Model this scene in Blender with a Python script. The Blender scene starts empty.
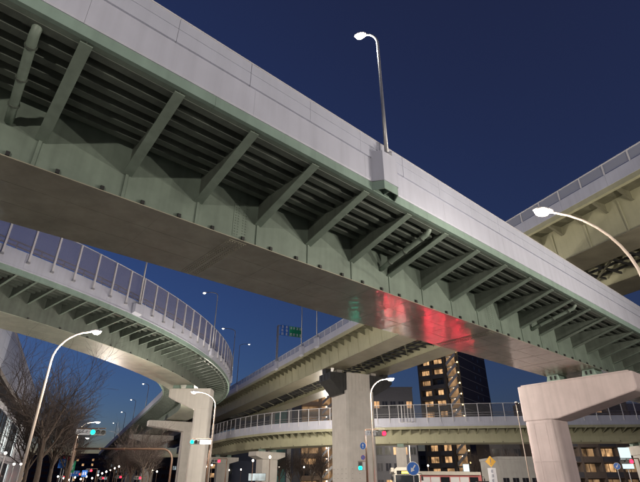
import bpy, bmesh, math, random
from mathutils import Vector, Matrix
random.seed(7)
R = math.radians
sc = bpy.context.scene
COL = sc.collection

# ------------------------------------------------------------------ camera
EYE, F_PX, PITCH = 1.6, 468.0, R(27.5)
cam = bpy.data.cameras.new('camera')
cam.sensor_width = 36.0
cam.sensor_fit = 'HORIZONTAL'
cam.lens = F_PX / 640 * 36
cam.clip_start, cam.clip_end = 0.1, 6000
cam_o = bpy.data.objects.new('camera', cam)
COL.objects.link(cam_o)
cam_o.location = (0, 0, EYE)
cam_o.rotation_euler = (math.pi / 2 + PITCH, 0, 0)
sc.camera = cam_o

# ------------------------------------------------------------------ world, dusk sky
world = bpy.data.worlds.new('World')
sc.world = world
world.use_nodes = True
wn = world.node_tree
wn.nodes.clear()
sky = wn.nodes.new('ShaderNodeTexSky')
sky.sky_type = 'NISHITA'
sky.sun_disc = False
sky.sun_elevation = R(-0.7)
sky.sun_rotation = R(-50)
sky.air_density = 1.0
sky.dust_density = 0.1
sky.ozone_density = 4.2
tint = wn.nodes.new('ShaderNodeMixRGB')
tint.blend_type = 'ADD'
tint.inputs[0].default_value = 1.0
tint.inputs[2].default_value = (0.025, 0.014, 0.0, 1)      # even town glow in the night air
bg = wn.nodes.new('ShaderNodeBackground')
bg.inputs[1].default_value = 0.15
wo = wn.nodes.new('ShaderNodeOutputWorld')
wn.links.new(sky.outputs[0], tint.inputs[1])
wn.links.new(tint.outputs[0], bg.inputs[0])
wn.links.new(bg.outputs[0], wo.inputs[0])

# ------------------------------------------------------------------ exposure
sc.view_settings.view_transform = 'Standard'
sc.view_settings.look = 'None'
sc.view_settings.exposure = 1.08
sc.view_settings.gamma = 1.0
sc.view_settings.use_curve_mapping = False
sc.cycles.use_denoising = True
sc.cycles.sample_clamp_indirect = 4.0
sc.cycles.max_bounces = 8
sc.cycles.transparent_max_bounces = 32
LAMP_W = 1.65        # one dial for all the street lighting

# ================================================================== helpers
WL = {}     # world location of every root Empty
C_, S_ = math.cos(PITCH), math.sin(PITCH)


def px(x, y, z=None, Y=None):
    """direction through a pixel of the 640x482 photograph, met with a height (above ground) or a depth."""
    a, b = (x - 320) / F_PX, (241 - y) / F_PX
    d = Vector((a, C_ - b * S_, S_ + b * C_))
    t = (z - EYE) / d.z if z is not None else Y / d.y
    return Vector((0, 0, EYE)) + d * t


def root(name, label, cat, loc=(0, 0, 0), group=None, rot=0.0):
    o = bpy.data.objects.new(name, None)
    COL.objects.link(o)
    o.empty_display_size = 0.3
    o.location = loc
    o.rotation_euler = (0, 0, rot)
    o['label'] = label
    o['category'] = cat
    if group:
        o['group'] = group
    WL[o.name] = Vector(loc)
    return o


def top(o):
    while o.parent:
        o = o.parent
    return o


def obj(name, verts, faces, m, parent=None, smooth=False, kind=None):
    if parent is not None:
        L = WL.get(top(parent).name, Vector((0, 0, 0)))
        if L.length_squared:
            verts = [(v[0] - L.x, v[1] - L.y, v[2] - L.z) for v in verts]
    me = bpy.data.meshes.new(name)
    me.from_pydata([tuple(v) for v in verts], [], faces)
    me.validate()
    bm = bmesh.new()
    bm.from_mesh(me)
    bmesh.ops.recalc_face_normals(bm, faces=bm.faces)
    bm.to_mesh(me)
    bm.free()
    if smooth:
        for p in me.polygons:
            p.use_smooth = True
    if m:
        me.materials.append(m)
    o = bpy.data.objects.new(name, me)
    COL.objects.link(o)
    if parent is not None:
        o.parent = parent
    if kind:
        o['kind'] = kind
    return o


def copy_tree(o, parent=None, loc=None, rot=None, label=None):
    c = o.copy()
    COL.objects.link(c)
    c.parent = parent
    for ch in list(o.children):
        copy_tree(ch, c)
    if loc is not None:
        c.location = loc
    if rot is not None:
        c.rotation_euler = (0, 0, rot)
    if label:
        c['label'] = label
    return c


class Geo:
    """collects shapes that make up ONE part"""
    def __init__(s):
        s.v, s.f = [], []

    def add(s, v, f):
        n = len(s.v)
        s.v += [tuple(q) for q in v]
        s.f += [tuple(i + n for i in q) for q in f]
        return s

    def box(s, x0, x1, y0, y1, z0, z1):
        v = [(x, y, z) for z in (z0, z1) for y in (y0, y1) for x in (x0, x1)]
        return s.add(v, [(0, 2, 3, 1), (4, 5, 7, 6), (0, 1, 5, 4), (2, 6, 7, 3), (0, 4, 6, 2), (1, 3, 7, 5)])

    def tube(s, pts, rad, n=8, cap=True):
        pts = [Vector(p) for p in pts]
        if not hasattr(rad, '__len__'):
            rad = [rad] * len(pts)
        v, f = [], []
        up0 = None
        for i, p in enumerate(pts):
            t = (pts[min(i + 1, len(pts) - 1)] - pts[max(i - 1, 0)]).normalized()
            if up0 is None:
                up0 = Vector((0, 0, 1)) if abs(t.z) < .9 else Vector((1, 0, 0))
            a = t.cross(up0).normalized()
            b = t.cross(a)
            up0 = b * -1 if b.dot(up0) < 0 else b
            for k in range(n):
                q = 2 * math.pi * k / n
                v.append(p + (a * math.cos(q) + b * math.sin(q)) * rad[i])
        # consistent ring orientation by nearest start
        for i in range(len(pts) - 1):
            r0, r1 = i * n, (i + 1) * n
            best = min(((v[r0] - pts[i]).normalized() - (v[r1 + k] - pts[i + 1]).normalized()).length + k * 1e-6 for k in range(n))
            off = next(k for k in range(n) if abs(((v[r0] - pts[i]).normalized() - (v[r1 + k] - pts[i + 1]).normalized()).length + k * 1e-6 - best) < 1e-9)
            if off:
                ring = v[r1:r1 + n]
                v[r1:r1 + n] = ring[off:] + ring[:off]
            d1 = (v[r0 + 1] - pts[i]).normalized() - (v[r1 + 1] - pts[i + 1]).normalized()
            d2 = (v[r0 + 1] - pts[i]).normalized() - (v[r1 + n - 1] - pts[i + 1]).normalized()
            if d2.length < d1.length:
                ring = v[r1:r1 + n]
                v[r1:r1 + n] = [ring[0]] + ring[1:][::-1]
            for k in range(n):
                f.append((r0 + k, r0 + (k + 1) % n, r1 + (k + 1) % n, r1 + k))
        if cap:
            f.append(tuple(range(n)))
            f.append(tuple(range(len(v) - n, len(v))))
        return s.add(v, f)

    def prism(s, poly, z0, z1):
        n = len(poly)
        v = [(x, y, z0) for x, y in poly] + [(x, y, z1) for x, y in poly]
        f = [tuple(range(n)), tuple(range(n, 2 * n))] + [(k, (k + 1) % n, n + (k + 1) % n, n + k) for k in range(n)]
        return s.add(v, f)

    def disc(s, c, nrm, r, th, n=20):
        c, nrm = Vector(c), Vector(nrm).normalized()
        return s.tube([c - nrm * th / 2, c + nrm * th / 2], r, n)

    def ball(s, c, rx, ry=None, rz=None, n=12, m=8):
        ry, rz = ry or rx, rz or rx
        v, f = [], []
        for j in range(1, m):
            a = math.pi * j / m
            for k in range(n):
                b = 2 * math.pi * k / n
                v.append((c[0] + rx * math.sin(a) * math.cos(b), c[1] + ry * math.sin(a) * math.sin(b), c[2] + rz * math.cos(a)))
        v += [(c[0], c[1], c[2] + rz), (c[0], c[1], c[2] - rz)]
        T, B = len(v) - 2, len(v) - 1
        for j in range(m - 2):
            for k in range(n):
                f.append((j * n + k, j * n + (k + 1) % n, (j + 1) * n + (k + 1) % n, (j + 1) * n + k))
        for k in range(n):
            f.append((T, k, (k + 1) % n))
            f.append((B, (m - 2) * n + (k + 1) % n, (m - 2) * n + k))
        return s.add(v, f)

    def xf(s, M):
        s.v = [tuple(M @ Vector(q)) for q in s.v]
        return s

    def build(s, name, m, parent=None, smooth=False, kind=None):
        return obj(name, s.v, s.f, m, parent, smooth, kind)


# ---- paths: u along, v to the right of the heading, z up (all world metres)
class Line:
    def __init__(s, ox, oy, az):
        s.o, s.d, s.r = (ox, oy), (math.sin(az), math.cos(az)), (math.cos(az), -math.sin(az))
        s.step = 1e9

    def W(s, u, v, z):
        return (s.o[0] + s.d[0] * u + s.r[0] * v, s.o[1] + s.d[1] * u + s.r[1] * v, z)


class Poly:
    """polyline given by points, resampled finely (used for arcs and splines)"""
    def __init__(s, pts, step):
        s.p, s.step = [Vector(p) for p in pts], step
        s.L = [0]
        for a, b in zip(s.p, s.p[1:]):
            s.L.append(s.L[-1] + (b - a).length)
        s.total = s.L[-1]

    def _at(s, u):
        i = 0
        u = min(max(u, 0), s.total)
        lo, hi = 0, len(s.L) - 2
        while lo < hi:
            mid = (lo + hi + 1) // 2
            if s.L[mid] <= u:
                lo = mid
            else:
                hi = mid - 1
        i = lo
        t = (u - s.L[i]) / (s.L[i + 1] - s.L[i])
        return s.p[i].lerp(s.p[i + 1], t)

    def W(s, u, v, z):
        p = s._at(u)
        a, b = s._at(u - .6), s._at(u + .6)
        d = (b - a).normalized()
        return (p.x + d.y * v, p.y - d.x * v, z)


def spans(path, u0, u1):
    n = max(1, math.ceil((u1 - u0) / path.step))
    return [u0 + (u1 - u0) * k / n for k in range(n + 1)]


def sweep(g, path, prof, u0, u1):
    us = spans(path, u0, u1)
    n = len(prof)
    v = [path.W(u, a, z) for u in us for a, z in prof]
    f = [(i * n + k, i * n + (k + 1) % n, (i + 1) * n + (k + 1) % n, (i + 1) * n + k) for i in range(len(us) - 1) for k in range(n)]
    f += [tuple(range(n)), tuple(range(len(v) - n, len(v)))]
    return g.add(v, f)


def rect(v0, v1, z0, z1):
    return [(v0, z0), (v1, z0), (v1, z1), (v0, z1)]


def plate(g, path, u, th, poly):
    n = len(poly)
    v = [path.W(u - th / 2, a, z) for a, z in poly] + [path.W(u + th / 2, a, z) for a, z in poly]
    return g.add(v, [tuple(range(n)), tuple(range(n, 2 * n))] + [(k, (k + 1) % n, n + (k + 1) % n, n + k) for k in range(n)])


# ================================================================== materials
def mat(name, col, rough=.6, var=.12, scale=1.2, metal=0.0, bump=0.0, streak=0.0, spec=.5, dirt=None, rvar=0.0):
    m = bpy.data.materials.new(name)
    m.use_nodes = True
    nt = m.node_tree
    N, Lk = nt.nodes, nt.links
    p = N['Principled BSDF']
    p.inputs['Roughness'].default_value = rough
    p.inputs['Metallic'].default_value = metal
    p.inputs['Specular IOR Level'].default_value = spec
    tc = N.new('ShaderNodeTexCoord')
    no = N.new('ShaderNodeTexNoise')
    no.inputs['Scale'].default_value = scale
    no.inputs['Detail'].default_value = 6
    no.inputs['Roughness'].default_value = .62
    Lk.new(tc.outputs['Object'], no.inputs['Vector'])
    rp = N.new('ShaderNodeValToRGB')
    rp.color_ramp.elements[0].position = .3
    rp.color_ramp.elements[1].position = .7
    dk = dirt or [c * (1 - var) for c in col]
    rp.color_ramp.elements[0].color = (*[c * (1 - var) for c in dk], 1) if dirt else (*dk, 1)
    rp.color_ramp.elements[1].color = (*[min(1, c * (1 + var)) for c in col], 1)
    Lk.new(no.outputs['Fac'], rp.inputs[0])
    out = rp.outputs[0]
    if streak:
        mp = N.new('ShaderNodeMapping')
        mp.inputs['Scale'].default_value = (2.2, 2.2, .12)
        Lk.new(tc.outputs['Object'], mp.inputs[0])
        n2 = N.new('ShaderNodeTexNoise')
        n2.inputs['Scale'].default_value = 1.6
        n2.inputs['Detail'].default_value = 5
        Lk.new(mp.outputs[0], n2.inputs['Vector'])
        r2 = N.new('ShaderNodeMapRange')
        r2.inputs[1].default_value, r2.inputs[2].default_value = .42, .75
        r2.inputs[3].default_value, r2.inputs[4].default_value = 1.0, 1 - streak
        Lk.new(n2.outputs['Fac'], r2.inputs[0])
        mx = N.new('ShaderNodeMixRGB')
        mx.blend_type = 'MULTIPLY'
        mx.inputs[0].default_value = 1
        Lk.new(out, mx.inputs[1])
        Lk.new(r2.outputs[0], mx.inputs[2])
        out = mx.outputs[0]
    Lk.new(out, p.inputs['Base Color'])
    if rvar:
        r3 = N.new('ShaderNodeMapRange')
        r3.inputs[3].default_value, r3.inputs[4].default_value = rough - rvar, rough + rvar
        Lk.new(no.outputs['Fac'], r3.inputs[0])
        Lk.new(r3.outputs[0], p.inputs['Roughness'])
    if bump:
        n4 = N.new('ShaderNodeTexNoise')
        n4.inputs['Scale'].default_value = scale * 6
        n4.inputs['Detail'].default_value = 4
        Lk.new(tc.outputs['Object'], n4.inputs['Vector'])
        b = N.new('ShaderNodeBump')
        b.inputs['Strength'].default_value = bump
        b.inputs['Distance'].default_value = .02
        Lk.new(n4.outputs['Fac'], b.inputs['Height'])
        Lk.new(b.outputs[0], p.inputs['Normal'])
    return m


def glow(name, col, strength):
    m = bpy.data.materials.new(name)
    m.use_nodes = True
    p = m.node_tree.nodes['Principled BSDF']
    p.inputs['Base Color'].default_value = (*[c * .5 for c in col], 1)
    p.inputs['Emission Color'].default_value = (*col, 1)
    p.inputs['Emission Strength'].default_value = strength
    return m


def soffit_mat(name, col, rough, spec=.9):
    """semi-gloss painted steel plate, faint rolling waves so that reflections break into ripples"""
    m = mat(name, col, rough, var=.2, scale=.8, spec=spec, rvar=.07)
    nt = m.node_tree
    N, Lk = nt.nodes, nt.links
    tc = N.new('ShaderNodeTexCoord')
    n1 = N.new('ShaderNodeTexNoise')
    n1.inputs['Scale'].default_value = 2.6
    n1.inputs['Detail'].default_value = 2
    Lk.new(tc.outputs['Object'], n1.inputs['Vector'])
    b = N.new('ShaderNodeBump')
    b.inputs['Strength'].default_value = .5
    b.inputs['Distance'].default_value = .03
    Lk.new(n1.outputs['Fac'], b.inputs['Height'])
    Lk.new(b.outputs[0], N['Principled BSDF'].inputs['Normal'])
    return m


def pane_mat(name, tintc, refl=.06, haze=.1, hazec=(.5, .5, .55)):
    m = bpy.data.materials.new(name)
    m.use_nodes = True
    nt = m.node_tree
    N, Lk = nt.nodes, nt.links
    N.clear()
    tr = N.new('ShaderNodeBsdfTransparent')
    tr.inputs[0].default_value = (*tintc, 1)
    df = N.new('ShaderNodeBsdfDiffuse')
    df.inputs[0].default_value = (*hazec, 1)
    gl = N.new('ShaderNodeBsdfGlossy')
    gl.inputs['Roughness'].default_value = .08
    m1 = N.new('ShaderNodeMixShader')
    m1.inputs[0].default_value = haze
    m2 = N.new('ShaderNodeMixShader')
    m2.inputs[0].default_value = refl
    o = N.new('ShaderNodeOutputMaterial')
    Lk.new(tr.outputs[0], m1.inputs[1])
    Lk.new(df.outputs[0], m1.inputs[2])
    Lk.new(m1.outputs[0], m2.inputs[1])
    Lk.new(gl.outputs[0], m2.inputs[2])
    Lk.new(m2.outputs[0], o.inputs[0])
    return m


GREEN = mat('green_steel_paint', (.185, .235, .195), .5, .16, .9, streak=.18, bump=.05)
GREEN_D = mat('green_steel_shaded', (.105, .125, .105), .55, .2, 1.0, streak=.25, bump=.08)  # base colour darkened for the unlit overhang; only the streaks are weathering
EDGE_G = mat('pale_green_edge_paint', (.24, .33, .28), .5, .1, .8, streak=.15)
OLIVE = mat('sodium_tinted_steel', (.40, .39, .26), .55, .10, .5, streak=.10)  # warm sodium light put into the steel's base colour
OLIVE_D = mat('olive_steel_dark', (.15, .145, .095), .6, .2, 1.0, streak=.2)  # darker olive for decks, brackets and bracing
SOFFIT_A = soffit_mat('brown_grey_soffit_paint', (.37, .355, .275), .17)
SOFFIT_C = soffit_mat('pale_green_soffit_paint', (.36, .38, .30), .46, .5)
SOFFIT_B = soffit_mat('olive_soffit_paint', (.24, .22, .155), .38, .6)
WHITE = mat('white_panel_paint', (.51, .53, .62), .5, .05, .5, streak=.07, bump=.02)
WHITE2 = mat('white_fascia_concrete', (.50, .515, .60), .6, .06, .5, streak=.10, bump=.03)
DECK = mat('deck_concrete', (.28, .28, .27), .8, .15, .8)
CONC = mat('pier_concrete', (.60, .565, .52), .75, .10, .6, streak=.09, bump=.12)
CONC_P = mat('pinkish_painted_concrete', (.58, .485, .475), .6, .10, .5, streak=.13, bump=.10)
CONC_W = mat('cream_painted_pier', (.70, .66, .60), .55, .06, .5, streak=.12, bump=.04)
DARKST = mat('dark_grey_steel', (.035, .035, .035), .45, .3, .9, streak=.3)
BLACK = mat('black_gap', (.012, .012, .012), .8, .2)
GALV = mat('galvanised_steel', (.42, .42, .43), .4, .1, 3, metal=.6)
WPOST = mat('white_coated_post', (.62, .61, .63), .45, .06, 2)
BROWN = mat('brown_coated_pole', (.20, .125, .085), .45, .12, 3)
LPOLE = mat('beige_lamp_pole', (.50, .42, .36), .42, .08, 2)
PANE = pane_mat('tinted_acrylic_pane', (.84, .83, .88), haze=.26, hazec=(.42, .41, .46))
PANE_B = pane_mat('mesh_fence_pane', (.75, .77, .82), haze=.40, hazec=(.62, .64, .70))
PANE_F = pane_mat('clear_fence_pane', (.8, .8, .82), haze=.06, hazec=(.5, .5, .5))
ASPH = mat('asphalt', (.055, .055, .058), .75, .2, 3, bump=.3)
PAVE = mat('concrete_paving', (.26, .25, .24), .8, .15, 1.0, bump=.2)
PAINTW = mat('road_paint', (.75, .75, .72), .6, .1, 4)
LENS_W = glow('lamp_lens_white', (1.0, .93, .80), 5)
LENS_WARM = glow('lamp_lens_warm', (1.0, .80, .58), 5)
GLOBE = glow('globe_lamp_glow', (1.0, .88, .72), 7)
SIG_G = glow('signal_green', (.0, 1.0, .6), 13)
SIG_R = glow('signal_red', (1.0, .004, .014), 10)
SIG_OFF = mat('signal_lens_unlit', (.03, .03, .03), .2, .1)
HOUSING = mat('signal_housing', (.20, .21, .21), .5, .1, 3)
SIGNW = mat('sign_white', (.74, .75, .79), .4, .04, 3)
SIGNINK = mat('sign_ink', (.12, .14, .22), .5, .05)
SIGNB = mat('sign_blue', (.03, .16, .60), .35, .05, 3)
SIGNG = mat('sign_green', (.015, .32, .15), .35, .05, 3)
SIGNY = mat('sign_yellow', (.75, .42, .05), .4, .06, 3)
SIGNR = mat('sign_red', (.55, .03, .05), .4, .05, 3)
BARK = mat('bark', (.085, .062, .048), .9, .25, 4, bump=.5)
TWIG = mat('twig_bark', (.055, .040, .034), .9, .2, 4)
TAIL = glow('tail_lamp_lit', (1.0, .03, .06), 85)
HEADL = glow('head_lamp_lit', (1.0, .95, .85), 20)
TYRE = mat('tyre_rubber', (.02, .02, .02), .8, .2, 5)
GLASSD = mat('vehicle_glass', (.02, .025, .03), .06, .1, 2, spec=.8)


def room(name, col, strength):
    """lit room behind glass: uneven light from curtains and furniture"""
    m = glow(name, col, strength)
    nt = m.node_tree
    N, Lk = nt.nodes, nt.links
    tc = N.new('ShaderNodeTexCoord')
    mp = N.new('ShaderNodeMapping')
    mp.inputs['Scale'].default_value = (1.0, 1.0, .55)
    no = N.new('ShaderNodeTexNoise')
    no.inputs['Scale'].default_value = 1.1
    no.inputs['Detail'].default_value = 3
    mr_ = N.new('ShaderNodeMapRange')
    mr_.inputs[1].default_value, mr_.inputs[2].default_value = .35, .68
    mr_.inputs[3].default_value, mr_.inputs[4].default_value = strength * .12, strength * 1.5
    Lk.new(tc.outputs['Object'], mp.inputs[0])
    Lk.new(mp.outputs[0], no.inputs['Vector'])
    Lk.new(no.outputs['Fac'], mr_.inputs[0])
    Lk.new(mr_.outputs[0], N['Principled BSDF'].inputs['Emission Strength'])
    return m


WIN_WARM = room('warm_lit_room', (1.0, .58, .27), .34)
WIN_DIM = room('dim_room_and_stair_glow', (1.0, .62, .32), .10)
WIN_DARK = mat('dark_window_glass', (.02, .022, .03), .1, .2, 2, spec=.7)
WIN_COOL = glow('cool_lit_window', (.75, .95, 1.0), .45)
ROOM_COOL = room('cool_lit_room', (.80, .95, 1.0), .2)

# ================================================================== ground
g = Geo()
g.add([(-900, -300, 0), (900, -300, 0), (900, 1500, 0), (-900, 1500, 0)], [(0, 1, 2, 3)])
o = g.build('ground', PAVE)
o['kind'] = 'structure'
AZ_B, AZ_A = R(-25.7), R(48.8)
STREET = Line(0, 0, AZ_B)                       # the street under the far viaduct, towards the left
CROSS = Line(30, 50, AZ_B + math.pi / 2)        # the street crossing it


def ribbon(name, path, v0, v1, z, u0, u1, m):
    g = Geo()
    g.add([path.W(u0, v0, z), path.W(u1, v0, z), path.W(u1, v1, z), path.W(u0, v1, z)], [(0, 1, 2, 3)])
    o = g.build(name, m)
    o['kind'] = 'structure'
    return o


ribbon('road', STREET, -1.5, 26, .004, -60, 900, ASPH)
ribbon('cross_road', CROSS, -14, 14, .008, -120, 160, ASPH)
for v in (-1.65, 26):
    for (a, b) in ((-60, 16), (62, 500)):
        g = Geo()
        sweep(g, STREET, rect(v, v + .15, -.02, .13), a, b)
        o = g.build('kerb', PAVE)
        o['kind'] = 'structure'
g = Geo()
sweep(g, STREET, [(9.2, -.02), (17, -.02), (16.9, .14), (9.3, .14)], 64, 500)
o = g.build('median_pavement', PAVE)
o['kind'] = 'structure'
for v in (2.2, 5.6, 20):
    for k in range(26):
        if not 18 < -50 + k * 12 < 60:
            ribbon('lane_marking', STREET, v, v + .15, .013, -50 + k * 12, -44 + k * 12, PAINTW)
for k in range(12):
    ribbon('crosswalk_stripe', STREET, -.6 + k * 1.0, -.1 + k * 1.0, .014, 12.5, 16, PAINTW)

# ================================================================== viaduct A (near, straight, overhead)
SA = 15.0
rA = (math.cos(AZ_A), -math.sin(AZ_A))
PA = Line(-SA * rA[0], -SA * rA[1], AZ_A)
ZA_S, ZA_F, ZA_T = 7.75 + EYE, 10.0 + EYE, 12.05 + EYE
U0, U1 = -40.0, 86.0
A = root('elevated_highway', 'nearest green steel elevated highway with white parapet crossing diagonally overhead', 'elevated highway', PA.W(11.6, 0, 0))
WEB, EDGE = 1.9, 5.4
BR0, BRS = 3.4 - 2.47 * 18, 2.47
br_us = [BR0 + BRS * k for k in range(60) if U0 + .5 < BR0 + BRS * k < U1 - .5]
ZDK = ZA_F - .12           # underside of deck plate
# box girder webs and top
g = Geo()
sweep(g, PA, rect(WEB - .02, WEB, ZA_S + .012, ZDK), U0, U1)
gir = g.build('girder_web', GREEN, A)
g = Geo()
sweep(g, PA, rect(-WEB, -WEB + .02, ZA_S + .012, ZDK), U0, U1)
g.build('girder_web', GREEN, A)
# bottom flange in bolted lengths
cuts = [U0, -27, -14.6, 7.6, 24.6, 42.0, 60, U1]
for a, b in zip(cuts, cuts[1:]):
    g = Geo()
    sweep(g, PA, rect(-WEB - .09, WEB + .09, ZA_S - .02, ZA_S + .012), a + .006, b - .006)
    fl = g.build('bottom_flange', SOFFIT_A, A)
rs = random.Random(5)
for k in range(40):
    u = -20 + k * 2.47 + rs.uniform(-.05, .05)
    if min(abs(u - c) for c in cuts) > .5 and u < 70:
        g = Geo()
        sweep(g, PA, rect(-WEB + .02, WEB - .02, ZA_S - .026, ZA_S - .0205), u - .018, u + .018)
        g.build('weld_seam', SOFFIT_A, A)
for v in (-.62, .66):
    for a, b in zip(cuts, cuts[1:]):
        g = Geo()
        sweep(g, PA, rect(v - .014, v + .014, ZA_S - .025, ZA_S - .0206), a + .4, b - .4)
        g.build('weld_seam', SOFFIT_A, A)
for c in cuts[1:-1]:
    g = Geo()
    sweep(g, PA, rect(-WEB + .05, WEB - .05, ZA_S - .036, ZA_S - .0215), c - .36, c + .36)
    sp = g.build('splice_plate', SOFFIT_A, A)
    g = Geo()
    for du in (-.28, -.18, -.08, .08, .18, .28):
        for k in range(26):
            vv = -WEB + .14 + k * (2 * WEB - .28) / 25
            sweep(g, PA, rect(vv - .018, vv + .018, ZA_S - .058, ZA_S - .034), c + du - .018, c + du + .018)
    g.build('bolts', SOFFIT_A, sp, kind='stuff')
    g = Geo()
    sweep(g, PA, rect(WEB + .001, WEB + .014, ZA_S + .12, ZDK - .5), c - .3, c + .3)
    wp = g.build('splice_plate', GREEN, A)
    g = Geo()
    for du in (-.22, -.1, .1, .22):
        for k in range(14):
            zz = ZA_S + .2 + k * .11
            sweep(g, PA, rect(WEB + .012, WEB + .034, zz - .016, zz + .016), c + du - .016, c + du + .016)
    g.build('bolts', GREEN, wp, kind='stuff')
# lugs along the lower edge of the web
for k in range(int((U1 - U0) / 1.235)):
    u = BR0 + .62 + k * 1.235
    if U0 + .4 < u < U1 - .4 and u < 62:
        g = Geo()
        sweep(g, PA, [(WEB, ZA_S + .03), (WEB + .10, ZA_S + .03), (WEB + .10, ZA_S + .16), (WEB, ZA_S + .2)], u - .05, u + .05)
        g.build('lug', DARKST, A)
# vertical web stiffeners
for u in br_us:
    if -12 < u < 62:
        g = Geo()
        sweep(g, PA, rect(WEB + .0005, WEB + .045, ZA_S + .02, ZA_S + 1.0), u - .045, u + .045)
        g.build('stiffener', GREEN, A)
# deck plate and trough ribs
g = Geo()
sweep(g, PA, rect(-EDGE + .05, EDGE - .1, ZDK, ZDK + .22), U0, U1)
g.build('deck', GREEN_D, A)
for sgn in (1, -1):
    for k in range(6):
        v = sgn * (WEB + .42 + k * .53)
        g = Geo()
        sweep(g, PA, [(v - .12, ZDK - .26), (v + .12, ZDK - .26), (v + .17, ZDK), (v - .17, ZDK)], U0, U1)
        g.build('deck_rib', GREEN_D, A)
# cantilever brackets
for sgn in (1, -1):
    for u in br_us:
        if sgn < 0 and not 0 < u < 62:
            continue
        g = Geo()
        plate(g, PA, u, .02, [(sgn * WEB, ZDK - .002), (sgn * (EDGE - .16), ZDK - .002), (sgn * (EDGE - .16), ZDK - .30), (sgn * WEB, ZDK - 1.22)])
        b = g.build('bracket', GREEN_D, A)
        g = Geo()
        plate(g, PA, u, .30, [(sgn * (WEB + .01), ZDK - 1.222), (sgn * (EDGE - .14), ZDK - .302), (sgn * (EDGE - .14), ZDK - .335), (sgn * (WEB + .01), ZDK - 1.26)])
        g.build('bracket_flange', GREEN, b)
        if sgn > 0:
            g = Geo()
            v = WEB + 1.35
            plate(g, PA, u + .06, .09, rect(v - .012, v + .012, ZDK - .8, ZDK - .3))
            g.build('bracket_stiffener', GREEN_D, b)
# edge beam (pale green) with the bulge under the lamp
LU = 11.6
BAY = .42


def edge_run(sgn, off0, off1, z0, z1, name, m, joints, parent=A, path=PA, edge=EDGE, gap=.004):
    for a, b in zip(joints, joints[1:]):
        g = Geo()
        sweep(g, path, rect(sgn * (edge + off0), sgn * (edge + off1), z0, z1), a + gap, b - gap)
        g.build(name, m, parent)


jo = [U0] + [BR0 + BRS * k + 1.0 for k in range(2, 60, 4) if U0 < BR0 + BRS * k + 1 < U1] + [U1]
zE0 = ZA_F - .36
for sgn in (1, -1):
    edge_run(sgn, -.14, 0.0, zE0, ZA_F - .003, 'edge_beam', EDGE_G, jo)
    edge_run(sgn, -.30, -.145, zE0 + .0, zE0 + .025, 'edge_beam_flange', GREEN, jo)
# white fascia below, recessed panel barrier above
jf = [U0] + [LU - 1.0 + 4.94 * k for k in range(-10, 20) if U0 + 1 < LU - 1.0 + 4.94 * k < U1 - 1] + [U1]
ju = [U0] + [LU + 1.23 + 2.47 * k for k in range(-21, 40) if U0 + 1 < LU + 1.23 + 2.47 * k < U1 - 1] + [U1]
zm = ZA_F + 1.08
for sgn in (1, -1):
    for a, b in zip(jf, jf[1:]):
        g = Geo()
        sweep(g, PA, [(sgn * (EDGE - .25), ZA_F), (sgn * (EDGE + .02), ZA_F), (sgn * (EDGE + .045), ZA_F + .05), (sgn * (EDGE + .045), zm - .03), (sgn * (EDGE + .02), zm), (sgn * (EDGE - .25), zm)], a + .003, b - .003)
        g.build('fascia_panel', WHITE2, A)
    for i, (a, b) in enumerate(zip(ju, ju[1:])):
        g = Geo()
        w0, w1, w2 = sgn * (EDGE - .10), sgn * (EDGE + .085), sgn * (EDGE + .062)
        sweep(g, PA, [(w0, zm + .001), (w1, zm + .001), (w1, zm + .50), (w2, zm + .505), (w2, zm + .525), (w1, zm + .53), (w1, ZA_T - .05), (w0, ZA_T - .05)], a + (.016 if i % 3 == 0 else .006), b - .006)
        g.build('barrier_panel', WHITE, A)
    edge_run(sgn, -.13, .105, ZA_T - .0495, ZA_T, 'top_rail', WPOST, jf)
# bulge carrying the lamp
g = Geo()
bp = [(LU - .66, EDGE + .048), (LU - .40, EDGE + BAY), (LU + .40, EDGE + BAY), (LU + .66, EDGE + .048)]


def bay(g, pts, z0, z1):
    n = len(pts)
    v = [PA.W(u, vv, z0) for u, vv in pts] + [PA.W(u, vv, z1) for u, vv in pts]
    g.add(v, [tuple(range(n)), tuple(range(n, 2 * n))] + [(k, (k + 1) % n, n + (k + 1) % n, n + k) for k in range(n)])


bay(g, bp, ZA_F + .002, zm + .28)
g.build('lamp_bay', WHITE2, A)
g = Geo()
bay(g, [(LU - .62, EDGE + .003), (LU - .38, EDGE + BAY - .03), (LU - .35, EDGE + BAY - .055), (LU - .59, EDGE + .003)], zE0 + .002, ZA_F)
bay(g, [(LU + .62, EDGE + .003), (LU + .38, EDGE + BAY - .03), (LU + .35, EDGE + BAY - .055), (LU + .59, EDGE + .003)], zE0 + .002, ZA_F)
bay(g, [(LU - .38, EDGE + BAY - .03), (LU + .38, EDGE + BAY - .03), (LU + .35, EDGE + BAY - .055), (LU - .35, EDGE + BAY - .055)], zE0 + .002, ZA_F)
bay(g, [(LU - .02, EDGE + .003), (LU + .02, EDGE + .003), (LU + .02, EDGE + BAY - .06), (LU - .02, EDGE + BAY - .06)], zE0 + .06, ZA_F)
g.build('lamp_bay_frame', EDGE_G, A)
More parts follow.
